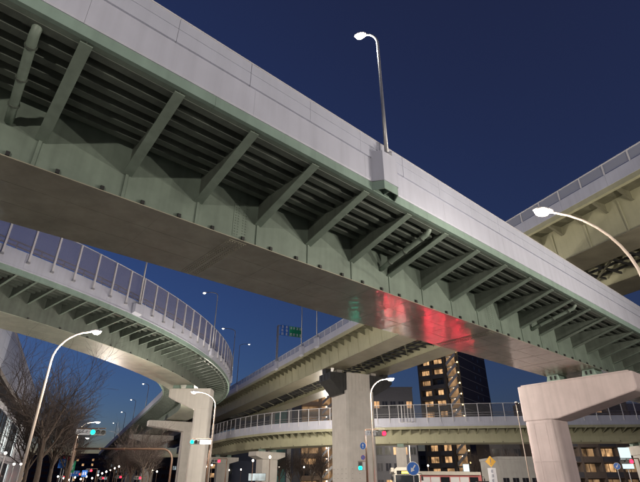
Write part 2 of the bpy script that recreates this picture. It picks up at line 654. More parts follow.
# drain pipes under the overhang
for u, ln in ((-.1, -1), (15.0, 1), (29.3, 1)):
    g = Geo()
    pts = [PA.W(u, EDGE - .45, ZDK - .02), PA.W(u, EDGE - .5, ZDK - .3), PA.W(u, EDGE - .62, ZDK - .42), PA.W(u + .15, WEB + .5, ZDK - .92), PA.W(u + .18, WEB + .06, ZDK - 1.05)]
    g.tube(pts, .115, 12)
    dp = g.build('drain_pipe', GREEN, A, smooth=True)
    for t in (.12, .55, .93):
        a, b = Vector(pts[2]), Vector(pts[3])
        c = a.lerp(b, t)
        d = (b - a).normalized()
        g = Geo()
        g.tube([c - d * .03, c + d * .03], .145, 12)
        g.build('pipe_collar', GREEN_D, dp)
    g = Geo()
    sweep(g, PA, rect(EDGE - .72, EDGE - .3, ZDK - .14, ZDK - .003), u - .32, u + .32)
    g.build('drain_box', DARKST, dp)

# pier of A : column beyond the far edge, cantilever head, bearing pedestals
UP = 39.6
pierA = root('concrete_pier', 'pinkish L-shaped concrete pier with tapered arm carrying the nearest highway', 'pier', PA.W(UP, -2.5, 0))


def rrect(hx, hy, r, n=5):
    pts = []
    for cx, cy, a0 in ((hx - r, hy - r, 0), (-hx + r, hy - r, 90), (-hx + r, -hy + r, 180), (hx - r, -hy + r, 270)):
        for k in range(n + 1):
            a = R(a0 + 90 * k / n)
            pts.append((cx + r * math.cos(a), cy + r * math.sin(a)))
    return pts


def loc_prism(path, u, v, poly, z0, z1, taper=1.0):
    n = len(poly)
    vv = [path.W(u + b, v + a, z0) for a, b in poly] + [path.W(u + b * taper, v + a * taper, z1) for a, b in poly]
    return vv, [tuple(range(n)), tuple(range(n, 2 * n))] + [(k, (k + 1) % n, n + (k + 1) % n, n + k) for k in range(n)]


ZP = ZA_S - .62
g = Geo()
g.add(*loc_prism(PA, UP, -2.95, rrect(1.25, 1.2, .4), -.3, ZP - 2.69))
g.build('column', CONC_P, pierA)
for zz in (ZP - 2.9, ZP - 5.6):
    g = Geo()
    g.add(*loc_prism(PA, UP, -2.95, rrect(1.262, 1.212, .4), zz, zz + .07))
    g.build('lift_joint', CONC_P, pierA)
for dv in (-.5, .42):
    g = Geo()
    sweep(g, PA, rect(-2.95 + dv - .03, -2.95 + dv + .03, .2, ZP - 2.95), UP - 1.208, UP - 1.198)
    g.build('form_ridge', CONC_P, pierA)
g = Geo()
hd = [(-4.22, ZP), (4.35, ZP), (4.35, ZP - 1.15), (4.2, ZP - 1.35), (-1.5, ZP - 2.7), (-4.22, ZP - 2.7)]
plate(g, PA, UP, 2.44, hd)
hdo = g.build('crosshead', CONC_P, pierA)
bv = hdo.modifiers.new('bevel', 'BEVEL')
bv.width, bv.segments = .09, 2
g = Geo()
sweep(g, PA, rect(-4.0, 4.05, ZP - .02, ZP + .10), UP - 1.0, UP + 1.0)
g.build('bearing_shelf', CONC_P, pierA)
for v in (-1.35, 1.35):
    g = Geo()
    plate(g, PA, UP - .72, .07, [(v - .55, ZP + .102), (v + .55, ZP + .102), (v + .42, ZA_S - .021), (v - .42, ZA_S - .021)])
    plate(g, PA, UP + .72, .07, [(v - .55, ZP + .102), (v + .55, ZP + .102), (v + .42, ZA_S - .021), (v - .42, ZA_S - .021)])
    sweep(g, PA, rect(v - .38, v + .38, ZP + .103, ZA_S - .06), UP - .6, UP + .6)
    b = g.build('bearing', EDGE_G, A)
    for dv in (-.17, .17):
        g = Geo()
        plate(g, PA, UP - .78, .05, rect(v + dv - .06, v + dv + .06, ZP + .22, ZA_S - .12))
        g.build('bearing_slot', BLACK, b)
g = Geo()
for k in range(9):
    v = -3.6 + k * .9
    sweep(g, PA, rect(v - .06, v + .06, ZP + .103, ZP + .4), UP + .75, UP + .9)
g.build('anchor_bolts', DARKST, pierA, kind='stuff')

# ================================================================== viaduct B (high, straight, twin box girders)
SB = 38.8
rB = (math.cos(AZ_B), -math.sin(AZ_B))
PB = Line(SB * rB[0], SB * rB[1], AZ_B)
ZB_S, ZB_F, ZB_T = 16.2 + EYE, 19.1 + EYE, 21.0 + EYE
B0, B1 = -30.0, 260.0
VL = -(SB - 30.9)          # left edge
VR = 46.7 - SB
B = root('elevated_highway', 'high olive twin-girder elevated highway behind, crossing above the nearest one', 'elevated highway', PB.W(70, 0, 0))
girders = ((33.1 - SB, 36.0 - SB), (41.4 - SB, 44.6 - SB))
cb = list(range(int(B0), int(B1) + 1, 29))
for a, b in girders:
    g = Geo()
    sweep(g, PB, [(a - .12, ZB_S + .03), (b + .12, ZB_S + .03), (b + .3, ZB_F - .1), (a - .3, ZB_F - .1)], B0, B1)
    g.build('box_girder', OLIVE, B)
    for c0, c1 in zip(cb, cb[1:]):
        g = Geo()
        sweep(g, PB, rect(a - .22, b + .22, ZB_S - .012, ZB_S + .028), c0 + .01, c1 - .01)
        g.build('bottom_flange', SOFFIT_B, B)
for k in range(60):
    u = -28 + k * 3.0
    if u > 130:
        break
    g = Geo()
    a = girders[0][0]
    sweep(g, PB, [(a - .16, ZB_S + .04), (a - .135, ZB_S + .04), (a - .335, ZB_F - .45), (a - .36, ZB_F - .45)], u - .05, u + .05)
    g.build('stiffener', OLIVE, B)
g = Geo()
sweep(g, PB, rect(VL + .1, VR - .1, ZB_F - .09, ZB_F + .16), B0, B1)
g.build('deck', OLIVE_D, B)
for k in range(80):
    u = -28 + k * 2.0
    if u > 128:
        break
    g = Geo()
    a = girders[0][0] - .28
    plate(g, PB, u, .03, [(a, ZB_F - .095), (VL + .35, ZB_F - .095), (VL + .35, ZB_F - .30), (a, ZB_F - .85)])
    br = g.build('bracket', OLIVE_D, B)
    g = Geo()
    plate(g, PB, u, .22, [(VL + .36, ZB_F - .301), (a, ZB_F - .851), (a, ZB_F - .875), (VL + .36, ZB_F - .325)])
    g.build('bracket_flange', OLIVE_D, br)
for k in range(32):
    u = -27 + k * 5.0
    g = Geo()
    plate(g, PB, u, .05, rect(girders[0][1] + .25, girders[1][0] - .25, ZB_F - .9, ZB_F - .3))
    cbm = g.build('cross_beam', DARKST, B)
    g = Geo()
    plate(g, PB, u, .28, rect(girders[0][1] + .2, girders[1][0] - .2, ZB_F - .93, ZB_F - .902))
    g.build('cross_beam_flange', OLIVE_D, cbm)
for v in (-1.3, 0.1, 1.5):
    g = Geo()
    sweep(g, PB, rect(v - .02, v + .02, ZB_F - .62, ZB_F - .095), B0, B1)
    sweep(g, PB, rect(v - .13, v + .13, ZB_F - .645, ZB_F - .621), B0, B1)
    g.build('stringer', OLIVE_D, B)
wk = root('maintenance_walkway', 'dark steel maintenance walkway slung between the girders of the olive highway', 'walkway', PB.W(60, 0, ZB_S))
wa, wb = girders[0][1] + .32, girders[1][0] - .32
for v in (wa + .5, wa + 1.6, wa + 2.7, wb - .6):
    g = Geo()
    sweep(g, PB, rect(v - .06, v + .06, ZB_S + .75, ZB_S + .95), B0, 150)
    g.build('runner', DARKST, wk)
k = 0
while -28 + k * 1.5 < 140:
    g = Geo()
    plate(g, PB, -28 + k * 1.5, .12, rect(wa, wb, ZB_S + .55, ZB_S + .74))
    g.build('cross_bar', DARKST, wk)
    k += 1
k = 0
while -28 + k * 6.0 < 134:
    g = Geo()
    u_ = -28 + k * 6.0
    g.tube([PB.W(u_, wa - .05, ZB_S + .5), PB.W(u_ + 6, wb + .05, ZB_S + .5)], .09, 6)
    g.build('diagonal_brace', OLIVE_D, wk)
    k += 1
zs = ZB_F + .98
for sgn, e in ((-1, VL), (1, VR)):
    for i, (a, b) in enumerate(zip(cb, cb[1:])):
        g = Geo()
        sweep(g, PB, rect(e - sgn * .35, e - sgn * .02, ZB_F - .40, ZB_F - .001), a + .004, b - .004)
        g.build('edge_beam', OLIVE, B)
    n = int((B1 - B0) / 3.86)
    for i in range(n):
        if sgn > 0 and i > 30:
            break
        a, b = B0 + i * 3.86, B0 + (i + 1) * 3.86
        if i > 42:
            b = B1
        g = Geo()
        sweep(g, PB, [(e - sgn * .3, ZB_F), (e, ZB_F), (e, zs - .02), (e - sgn * .02, zs), (e - sgn * .25, zs)], a + .006, b - .006)
        g.build('parapet_panel', WHITE2, B)
        if b == B1:
            break
    if sgn < 0:
        for i in range(84):
            a = B0 + i * 1.93
            g = Geo()
            sweep(g, PB, rect(e + .01, e + .09, zs + .001, ZB_T - .06), a - .05, a + .05)
            g.build('fence_post', WPOST, B)
            g = Geo()
            sweep(g, PB, rect(e + .04, e + .05, zs + .05, ZB_T - .07), a + .06, a + 1.87)
            g.build('fence_pane', PANE_B, B)
    g = Geo()
    sweep(g, PB, rect(e - sgn * .10, e + sgn * .01, ZB_T - .059, ZB_T), B0, B1)
    g.build('top_rail', WPOST, B)
    if sgn < 0:
        for zz in (zs + .3, zs + .52):
            g = Geo()
            sweep(g, PB, rect(e + .052, e + .085, zz - .02, zz + .02), B0, 130)
            g.build('fence_rail', WPOST, B)
# pilasters on the outside of B's parapet for lamp poles and the sign post
bays_b = [65.0, 71.0, 82.5, 108]
for u in bays_b:
    g = Geo()
    sweep(g, PB, [(VL - .36, ZB_F - .1), (VL - .003, ZB_F - .3), (VL - .003, zs + .25), (VL - .36, zs + .25)], u - .6, u + .6)
    g.build('pole_pedestal', WHITE2, B)

# pier of B
up_b = (5.2 * PB.d[0] + 77.2 * PB.d[1]) - (PB.o[0] * PB.d[0] + PB.o[1] * PB.d[1])
ZPB = 15.55 + EYE
pierB = root('concrete_pier', 'tall square grey concrete pier with dark steel arms beside the red traffic signal', 'pier', PB.W(up_b, 0, 0))
g = Geo()
cham = .35


def chrect(a, b, c):
    return [(a - c, -b), (a, -b + c), (a, b - c), (a - c, b), (-a + c, b), (-a, b - c), (-a, -b + c), (-a + c, -b)]


ZCOL = ZPB - 2.7
PBV = -.75
zz = -.3
lifts = [-.3, 2.0, 5.2, 8.4, 11.6, ZCOL]
g.add(*loc_prism(PB, up_b, PBV, chrect(2.42, 2.62, .25), -.3, ZCOL))
colB = g.build('column', CONC, pierB)
for za in lifts[1:-1]:
    g = Geo()
    g.add(*loc_prism(PB, up_b, PBV, chrect(2.432, 2.632, .25), za, za + .06))
    g.build('lift_joint', CONC, colB)
g = Geo()
for za in (1.2, 1.8, 2.4, 3.0, 3.6):
    for k in range(4):
        v_ = PBV - 1.8 + k * 1.2
        sweep(g, PB, rect(v_ - .035, v_ + .035, za - .035, za + .035), up_b - 2.626, up_b - 2.61)
        sweep(g, PB, rect(PBV - 2.426, PBV - 2.41, za - .05, za + .05), up_b - 1.9 + k * 1.25, up_b - 1.8 + k * 1.25)
g.build('tie_holes', DARKST, colB, kind='stuff')
g = Geo()
g.add(*loc_prism(PB, up_b, PBV, chrect(2.05, 2.25, .1), ZCOL, ZPB))
cpo = g.build('column_head', CONC, pierB)
for k in range(7):
    for sgn in (-1, 1):
        g = Geo()
        v = PBV - 1.8 + k * .6
        sweep(g, PB, rect(v - .045, v + .045, ZCOL + .05, ZPB - .05), up_b - 2.29 if sgn < 0 else up_b + 2.24, up_b - 2.24 if sgn < 0 else up_b + 2.29)
        g.build('head_rib', CONC, cpo)
for sgn in (-1, 1):
    g = Geo()
    plate(g, PB, up_b, 3.9, [(PBV + sgn * 2.052, ZPB - .05), (sgn * 5.6, ZPB - .05), (sgn * 5.6, ZPB - 1.1), (sgn * 4.9, ZPB - 1.7), (PBV + sgn * 2.9, ZPB - 3.2), (PBV + sgn * 2.432, ZPB - 3.2), (PBV + sgn * 2.432, ZCOL + .01), (PBV + sgn * 2.052, ZCOL + .01)])
    arm = g.build('steel_arm', DARKST, pierB)
    for du in (-1.2, 0, 1.2):
        g = Geo()
        sweep(g, PB, rect(sgn * 5.602, sgn * 5.66, ZPB - 1.05, ZPB - .1), up_b + du - .04, up_b + du + .04)
        g.build('arm_rib', DARKST, arm)
    for k in range(4):
        g = Geo()
        v = PBV * .7 + sgn * (2.75 + k * .8)
        zz = ZPB - 3.1 + max(0, (abs(v) - 2.3)) * .8
        plate(g, PB, up_b - 1.97, .04, rect(v - .05, v + .05, zz, ZPB - .12))
        g.build('arm_rib', DARKST, arm)
for a, b in girders:
    for v in (a + .45, b - .45):
        g = Geo()
        sweep(g, PB, rect(v - .45, v + .45, ZPB - .049, ZB_S - .013), up_b - .6, up_b + .6)
        g.build('bearing', CONC if abs(v) < 4 else DARKST, B)

# ================================================================== ramp C (curved, with acrylic noise fence)
ZC_S, ZC_F, ZC_T = 12.2 + EYE, 14.64 + EYE, 18.74 + EYE
CX, CY, RC = -86.5, 67.85, 66.95
CE, CW = 5.55, 2.15
pts = []
phi = 45.0
while phi > -25.7:
    pts.append((CX + RC * math.cos(R(phi)), CY - RC * math.sin(R(phi))))
    phi -= .8
pe = Vector((CX + RC * math.cos(AZ_B), CY - RC * math.sin(AZ_B)))
pts.append(tuple(pe))
dB = Vector((math.sin(AZ_B), math.cos(AZ_B)))
for k in range(1, 30):
    pts.append(tuple(pe + dB * (k * 10)))
PC = Poly([Vector((a, b)) for a, b in pts], 1.5)
UARC = R(70.7) * RC
CU1 = UARC + 210
Cc = root('curved_ramp', 'curving green steel ramp with tinted noise fence sweeping away on the left', 'ramp', (-16.5, 66.9, 0))


def part_sweep(name, m, path, prof, u0, u1, parent):
    g = Geo()
    sweep(g, path, prof, u0, u1)
    return g.build(name, m, parent)


for s in (1, -1):
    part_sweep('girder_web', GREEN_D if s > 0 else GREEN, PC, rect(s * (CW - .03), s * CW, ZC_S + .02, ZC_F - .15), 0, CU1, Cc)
cc = [0] + [9 + 14.5 * k for k in range(20) if 9 + 14.5 * k < CU1 - 3] + [CU1]
for a, b in zip(cc, cc[1:]):
    part_sweep('bottom_flange', SOFFIT_C, PC, rect(-.01, CW + .08, ZC_S - .02, ZC_S + .018), a + .01, b - .01, Cc)
    part_sweep('bottom_flange', SOFFIT_C, PC, rect(-CW - .08, -.03, ZC_S - .02, ZC_S + .018), a + .01, b - .01, Cc)
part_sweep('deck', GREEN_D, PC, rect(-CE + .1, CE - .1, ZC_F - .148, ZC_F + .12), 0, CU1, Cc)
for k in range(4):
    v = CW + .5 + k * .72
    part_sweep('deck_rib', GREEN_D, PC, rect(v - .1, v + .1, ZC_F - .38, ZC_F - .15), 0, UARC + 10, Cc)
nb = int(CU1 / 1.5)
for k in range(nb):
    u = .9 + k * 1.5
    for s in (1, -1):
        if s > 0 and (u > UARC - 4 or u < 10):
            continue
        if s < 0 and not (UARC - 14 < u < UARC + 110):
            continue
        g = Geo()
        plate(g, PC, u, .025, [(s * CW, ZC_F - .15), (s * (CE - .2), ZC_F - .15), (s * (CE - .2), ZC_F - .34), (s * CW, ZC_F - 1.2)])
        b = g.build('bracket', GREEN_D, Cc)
        g = Geo()
        plate(g, PC, u, .16, [(s * CW, ZC_F - 1.202), (s * (CE - .2), ZC_F - .342), (s * (CE - .2), ZC_F - .365), (s * CW, ZC_F - 1.23)])
        g.build('bracket_flange', GREEN, b)
        if s > 0 and k % 2 == 0:
            g = Geo()
            sweep(g, PC, rect(CW, CW + .1, ZC_S + .03, ZC_S + .17), u + .3, u + .42)
            g.build('lug', DARKST, Cc)
ce = [0] + [4 + 7.5 * k for k in range(40) if 4 + 7.5 * k < CU1 - 2] + [CU1]
zc1 = ZC_F + 1.45
for s in (1, -1):
    for a, b in zip(ce, ce[1:]):
        part_sweep('edge_beam', EDGE_G if s > 0 else GREEN, PC, rect(s * (CE - .2), s * CE, ZC_F - .42, ZC_F - .001), a + .004, b - .004, Cc)
        part_sweep('parapet_panel', WHITE2, PC, [(s * (CE - .3), ZC_F), (s * (CE + .06), ZC_F), (s * (CE + .06), ZC_F + .12), (s * (CE + .02), ZC_F + .15), (s * (CE + .02), zc1 if s > 0 else zc1 - .3), (s * (CE - .25), zc1 if s > 0 else zc1 - .3)], a + .006, b - .006, Cc)
npost = int((UARC + 40) / 1.87)
for k in range(5, npost):
    u = .5 + k * 1.87
    g = Geo()
    sweep(g, PC, rect(CE + .021, CE + .17, ZC_F + .75, ZC_T - .01), u - .065, u + .065)
    p_ = g.build('fence_post', WPOST, Cc)
    g = Geo()
    sweep(g, PC, rect(CE + .021, CE + .21, ZC_F + .62, ZC_F + .749), u - .11, u + .11)
    g.build('post_bracket', GALV, p_)
    g = Geo()
    sweep(g, PC, rect(CE + .09, CE + .105, zc1 + .04, ZC_T - .06), u + .075, u + 1.795)
    g.build('fence_pane', PANE, Cc)
part_sweep('top_rail', WPOST, PC, rect(CE + .06, CE + .14, ZC_T - .05, ZC_T), 9, UARC + 40, Cc)
for zz in (zc1 + .25, zc1 + .62):
    part_sweep('guard_rail', GALV, PC, rect(CE - .14, CE - .04, zz - .05, zz + .05), 5, UARC + 40, Cc)
for k in range(2, npost):
    u = 1.4 + k * 1.87
    part_sweep('rail_post', GALV, PC, rect(CE - .2, CE - .142, zc1, zc1 + .7), u - .04, u + .04, Cc)
bays_c = [30.0, 46.0, 62.0]
for u in bays_c:
    part_sweep('pole_pedestal', WHITE2, PC, [(CE + .07, ZC_F + .02), (CE + .42, ZC_F + .2), (CE + .42, ZC_F + 1.05), (CE + .07, ZC_F + 1.05)], u - .5, u + .5, Cc)

# piers of C
pierC = root('concrete_pier', 'cream painted pier with arm reaching left under the curved ramp', 'pier', (-16.3, 66.9, 0))
ang = math.atan2(66.9 - CY, -16.5 - CX)
PCr = Line(CX, CY, math.pi / 2 - ang + math.pi / 2)      # heading tangent; use radial coordinates by hand


def radial(r, t, z, a=ang):
    return (CX + math.cos(a) * r - math.sin(a) * t, CY + math.sin(a) * r + math.cos(a) * t, z)


ZPC = ZC_S - .55
poly = rrect(1.05, 1.1, .3)
n = len(poly)
g = Geo()
v = [radial(70.65 + a, b, -.3) for a, b in poly] + [radial(70.65 + a * .97, b * .97, ZPC - .01) for a, b in poly]
g.add(v, [tuple(range(n)), tuple(range(n, 2 * n))] + [(k, (k + 1) % n, n + (k + 1) % n, n + k) for k in range(n)])
g.build('column', CONC_W, pierC)
hp = [(71.66, ZPC), (66.0, ZPC), (66.0, ZPC - 1.1), (66.4, ZPC - 1.35), (69.5, ZPC - 2.7), (71.66, ZPC - 2.7)]
n = len(hp)
g = Geo()
v = [radial(r, -1.09, z) for r, z in hp] + [radial(r, 1.09, z) for r, z in hp]
g.add(v, [tuple(range(n)), tuple(range(n, 2 * n))] + [(k, (k + 1) % n, n + (k + 1) % n, n + k) for k in range(n)])
h2 = g.build('crosshead', CONC_W, pierC)
bv = h2.modifiers.new('bevel', 'BEVEL')
bv.width, bv.segments = .1, 2
for r in (66.7, 68.5):
    g = Geo()
    q = [radial(r + a, b, ZPC) for a, b in ((-.5, -.5), (.5, -.5), (.5, .5), (-.5, .5))] + [radial(r + a * .8, b * .8, ZC_S - .021) for a, b in ((-.5, -.5), (.5, -.5), (.5, .5), (-.5, .5))]
    g.add(q, [(0, 1, 2, 3), (4, 5, 6, 7), (0, 1, 5, 4), (1, 2, 6, 5), (2, 3, 7, 6), (3, 0, 4, 7)])
    g.build('bearing', EDGE_G, Cc)
for i, (u, lb) in enumerate(((UARC + 11, 'grey T-shaped pier under the far straight of the curved ramp, nearest of its row'), (UARC + 45, 'grey T-shaped pier far down the street under the ramp, second of its row'), (UARC + 85, 'grey T-shaped pier farthest down the street under the ramp'))):
    p0 = PC.W(u, 0, 0)
    t = root('concrete_pier', lb, 'pier', p0, 'piers under the far ramp')
    g = Geo()
    cv = 3.2 if i == 0 else 0
    sweep(g, PC, rect(cv - 1.5, cv + 1.5, -.3, ZC_S - 2.2), u - 1.3, u + 1.3)
    g.build('column', CONC, t)
    g = Geo()
    plate(g, PC, u, 2.6, [(-5.6, ZC_S - .3), (5.6, ZC_S - .3), (5.6, ZC_S - 1.3), (cv + 1.6, ZC_S - 2.19), (cv - 1.6, ZC_S - 2.19), (-5.6, ZC_S - 1.3)])
    g.build('crosshead', CONC, t)
    for v in (-1.7, 1.7):
        part_sweep('bearing', DARKST, PC, rect(v - .4, v + .4, ZC_S - .299, ZC_S - .021), u - .4, u + .4, Cc)

# ================================================================== ring ramp F (low, across the back)
fp = [(66, 84.2), (54, 84.6), (42, 85.3), (30, 86.3), (18, 88.0), (8, 90.0), (-1, 93.2), (-10, 99.0), (-18, 108), (-25, 119.5), (-31, 132), (-38, 147), (-46, 164)]


def catmull(P, n=8):
    P = [Vector(p) for p in P]
    out = []
    for i in range(len(P) - 1):
        p0, p1, p2, p3 = P[max(i - 1, 0)], P[i], P[i + 1], P[min(i + 2, len(P) - 1)]
        for k in range(n):
            t = k / n
            out.append(.5 * ((2 * p1) + (p2 - p0) * t + (2 * p0 - 5 * p1 + 4 * p2 - p3) * t * t + (3 * p1 - p0 - 3 * p2 + p3) * t ** 3))
    out.append(P[-1])
    return out


PF = Poly(catmull(fp), 2.0)
FL = PF.total - .8
ZF_S, ZF_F, ZF_T = 6.55 + EYE, 9.05 + EYE, 12.75 + EYE
FW = 8.6
Fr = root('ring_ramp', 'low olive ramp with railing curving right across behind the piers', 'ramp', PF.W(40, FW / 2, 0))
for v0, v1 in ((2.2, 6.4),):
    part_sweep('box_girder', OLIVE, PF, [(v0, ZF_S), (v1, ZF_S), (v1, ZF_F - .1), (v0, ZF_F - .1)], 0, FL, Fr)
part_sweep('bottom_flange', OLIVE, PF, rect(2.08, 6.5, ZF_S - .04, ZF_S - .001), 0, FL, Fr)
part_sweep('deck', OLIVE_D, PF, rect(.1, FW - .1, ZF_F - .098, ZF_F + .15), 0, FL, Fr)
k = 0
u = .8
while u < FL - .5:
    g = Geo()
    plate(g, PF, u, .03, [(2.199, ZF_F - .1), (.25, ZF_F - .1), (.25, ZF_F - .35), (2.199, ZF_F - 1.1)])
    b = g.build('bracket', OLIVE_D, Fr)
    g = Geo()
    plate(g, PF, u, .16, [(2.199, ZF_F - 1.101), (.25, ZF_F - .351), (.25, ZF_F - .38), (2.199, ZF_F - 1.13)])
    g.build('bracket_flange', OLIVE, b)
    if k % 2 == 0:
        g = Geo()
        sweep(g, PF, rect(2.11, 2.199, ZF_S + .03, ZF_S + .17), u + .6, u + .72)
        g.build('lug', DARKST, Fr)
    u += 1.65
    k += 1
zf1 = ZF_F + 1.5
fj = [0] + [5 + 6.6 * k for k in range(40) if 5 + 6.6 * k < FL - 2] + [FL]
for a, b in zip(fj, fj[1:]):
    part_sweep('edge_beam', OLIVE, PF, rect(0, .22, ZF_F - .42, ZF_F - .002), a + .004, b - .004, Fr)
    part_sweep('parapet_panel', WHITE2, PF, [(.25, ZF_F), (-.06, ZF_F), (-.06, ZF_F + .12), (-.02, ZF_F + .15), (-.02, zf1), (.22, zf1)], a + .008, b - .008, Fr)
    part_sweep('parapet_panel', WHITE2, PF, rect(FW - .25, FW, ZF_F + .152, zf1), a + .008, b - .008, Fr)
u = 1.0
while u < FL - 2.4:
    part_sweep('fence_post', WPOST, PF, rect(-.15, -.021, ZF_F + .7, ZF_T - .01), u - .055, u + .055, Fr)
    part_sweep('fence_pane', PANE_F, PF, rect(-.1, -.085, zf1 + .05, ZF_T - .06), u + .07, u + 2.13, Fr)
    u += 2.2
part_sweep('top_rail', WPOST, PF, rect(-.15, -.05, ZF_T - .07, ZF_T), .5, FL - 1, Fr)
for zz in (zf1 + .3, zf1 + .7):
    part_sweep('guard_rail', GALV, PF, rect(.04, .12, zz - .05, zz + .05), .5, FL - 1, Fr)
# an access cage on the railing right of the tall pier
g = Geo()
uc = 50.0
for k in range(5):
    sweep(g, PF, rect(-.42, -.36, zf1 - .75, ZF_T - .05), uc + k * .55 - .04, uc + k * .55 + .04)
for zz in (zf1 - .75, ZF_T - .06):
    sweep(g, PF, rect(-.42, -.02, zz - .04, zz + .04), uc - .05, uc + 2.25)
g.build('access_cage', WPOST, Fr)


def pier_f(u, label, w=1.6, head=None):
    t = root('concrete_pier', label, 'pier', PF.W(u, 4.3, 0), 'piers under the ring ramp')
    g = Geo()
    sweep(g, PF, rect(4.3 - w, 4.3 + w, -.3, ZF_S - (.6 if not head else 2.0)), u - w * .6, u + w * .6)
    g.build('column', CONC, t)
    if head:
        g = Geo()
        plate(g, PF, u, w * 1.5, [(.6, ZF_S - .6), (8.0, ZF_S - .6), (8.0, ZF_S - 1.4), (4.3 + w, ZF_S - 1.99), (4.3 - w, ZF_S - 1.99), (.6, ZF_S - 1.4)])
        g.build('crosshead', CONC, t)
    for v in (2.9, 5.7):
        part_sweep('bearing', EDGE_G, PF, rect(v - .5, v + .5, ZF_S - .598, ZF_S - .041), u - .6, u + .6, Fr)


pier_f(52.3, 'slim grey pier with green bearings above the white bus', 1.5)
pier_f(10.5, 'pale pier with flared head under the ring ramp at the far right', 1.4, True)
pier_f(84.5, 'broad grey pier under the ring ramp beside the row of globe lamps', 1.9, True)
pier_f(110.5, 'shaded pier under the ring ramp just right of the cream pier', 1.5, True)

# ================================================================== street lamps
def lamp_geo(t, h, arm, lens, head_len=.75, pole_m=LPOLE, r0=.09, droop=.25, curve=1.7, watts=0, colour=(1, .90, .78), lens_r=.16, lean=0.0):
    """t: root Empty at the foot; arm towards local +X; head at height h"""
    g = Geo()
    g.box(-.2, .2, -.2, .2, 0, .03)
    g.build('base_plate', GALV, t)
    pts, rad = [(0, 0, .031)], [r0]
    ht = h - curve * .78
    pts.append((0, 0, ht * .5))
    rad.append(r0 * .85)
    for k in range(9):
        a = math.pi / 2 * k / 8
        pts.append((arm * .95 * (1 - math.cos(a)), 0, ht + (h - ht) * math.sin(a)))
        rad.append(r0 * (.72 - .22 * k / 8))
    pts.append((arm + .1, 0, h + .02))
    rad.append(r0 * .45)
    g = Geo()
    g.tube(pts, rad, 10)
    g.build('pole', pole_m, t, smooth=True)
    g = Geo()
    g.ball((arm + head_len * .45, 0, h + .05), head_len * .55, .17, .10)
    hd = g.build('lamp_head', WPOST, t, smooth=True)
    g = Geo()
    g.ball((arm + head_len * .52, 0, h - .03), head_len * .36, lens_r, lens_r * .75)
    g.build('lens', lens, hd, smooth=True)
    if watts:
        L = bpy.data.lights.new('lamp_light', 'POINT')
        L.energy = watts * LAMP_W
        L.color = colour
        L.shadow_soft_size = .25
        lo = bpy.data.objects.new('lamp_light', L)
        COL.objects.link(lo)
        lo.parent = t
        lo.location = (arm + head_len * .52, 0, h - .35)


def street_lamp(label, x, y, h, arm, hx, hy, lens=LENS_WARM, watts=0, z=0, group='street lamps on arms', **kw):
    rot = math.atan2(hy - y, hx - x)
    t = root('street_lamp', label, 'street lamp', (0, 0, 0), group)
    lamp_geo(t, h, arm, lens, watts=watts, **kw)
    t.location = (x, y, z)
    t.rotation_euler = (0, 0, rot)
    return t


street_lamp('curved-arm street lamp in front of the bare tree at far left', -16.35, 28.6, 10.0, 2.15, -13.8, 28.3, watts=1000, curve=2.2, lens_r=.2)
street_lamp('glaring curved-arm street lamp at the right edge below the high highway', 10.9, 14.6, 10.0, 2.9, 7.9, 13.95, watts=260, curve=3.0, r0=.075, lens_r=.2)
street_lamp('curved-arm street lamp in front of the cream painted pier', -10.6, 49.8, 10.0, 1.9, -12.7, 49.6, watts=1600, curve=1.7)
street_lamp('curved-arm street lamp in front of the tall square grey pier', 4.45, 43.1, 10.0, 1.5, 6.1, 43.0, watts=2100, curve=1.9)
for (x, y, hx, hy, w_, lb) in ((-6, -9, 2, -9, 1500, 'added fill lamp standing behind the viewer on the pavement'), (25.5, 13, 23, 15, 1900, 'added fill lamp beyond the right edge near the L-shaped pier'),  # unseen lamps added out of frame to fill the fascia and girders
                               (-24, 9, -16, 10, 1000, 'added fill lamp beside the kerb at the crossing left of the viewer'), (27, 0, 23, 4, 2000, 'added fill lamp beyond the right edge beside the viewer'),  # two more added outside the view for fill
                               (18, 103, 18, 99, 1500, 'added fill lamp behind the ring ramp beside the tower'), (44, 102, 44, 98, 1500, 'added fill lamp behind the ring ramp beside the brown block'),  # unseen lamps added behind the ramp to brighten the buildings
                               (5.2, 82.4, 4.9, 82.0, 1500, 'added fill lamp hidden behind the tall square grey pier'), (-19.5, 80.5, -19.8, 79.5, 1600, 'added fill lamp hidden behind the cream pier'),  # unseen lamps added behind piers to brighten the dim undersides
                               (27.8, 60.5, 27.5, 59.5, 1300, 'added fill lamp hidden behind the L-shaped pier'), (2, 122, 2, 118, 1500, 'added fill lamp behind the ring ramp near the beige block'),  # added out of sight, to light the ring ramp and far blocks
                               (-36.0, 75.0, -34.3, 75.5, 1500, 'second street lamp along the left street, small above the signal plate'),
                               (-49.6, 102.4, -48, 102.8, 1200, 'third street lamp along the left street, smallest and lowest')):
    street_lamp(lb, x, y, 10.0, 2.0 if 'hidden' not in lb else .5, hx, hy, watts=w_, curve=2.0 if 'hidden' not in lb else .6)
street_lamp('thin unlit pole lamp left of the L-shaped pier', *px(528, 470, Y=48)[:2], 8.6, .5, *px(520, 420, Y=47)[:2], lens=SIG_OFF, curve=.6, r0=.06, head_len=.4)
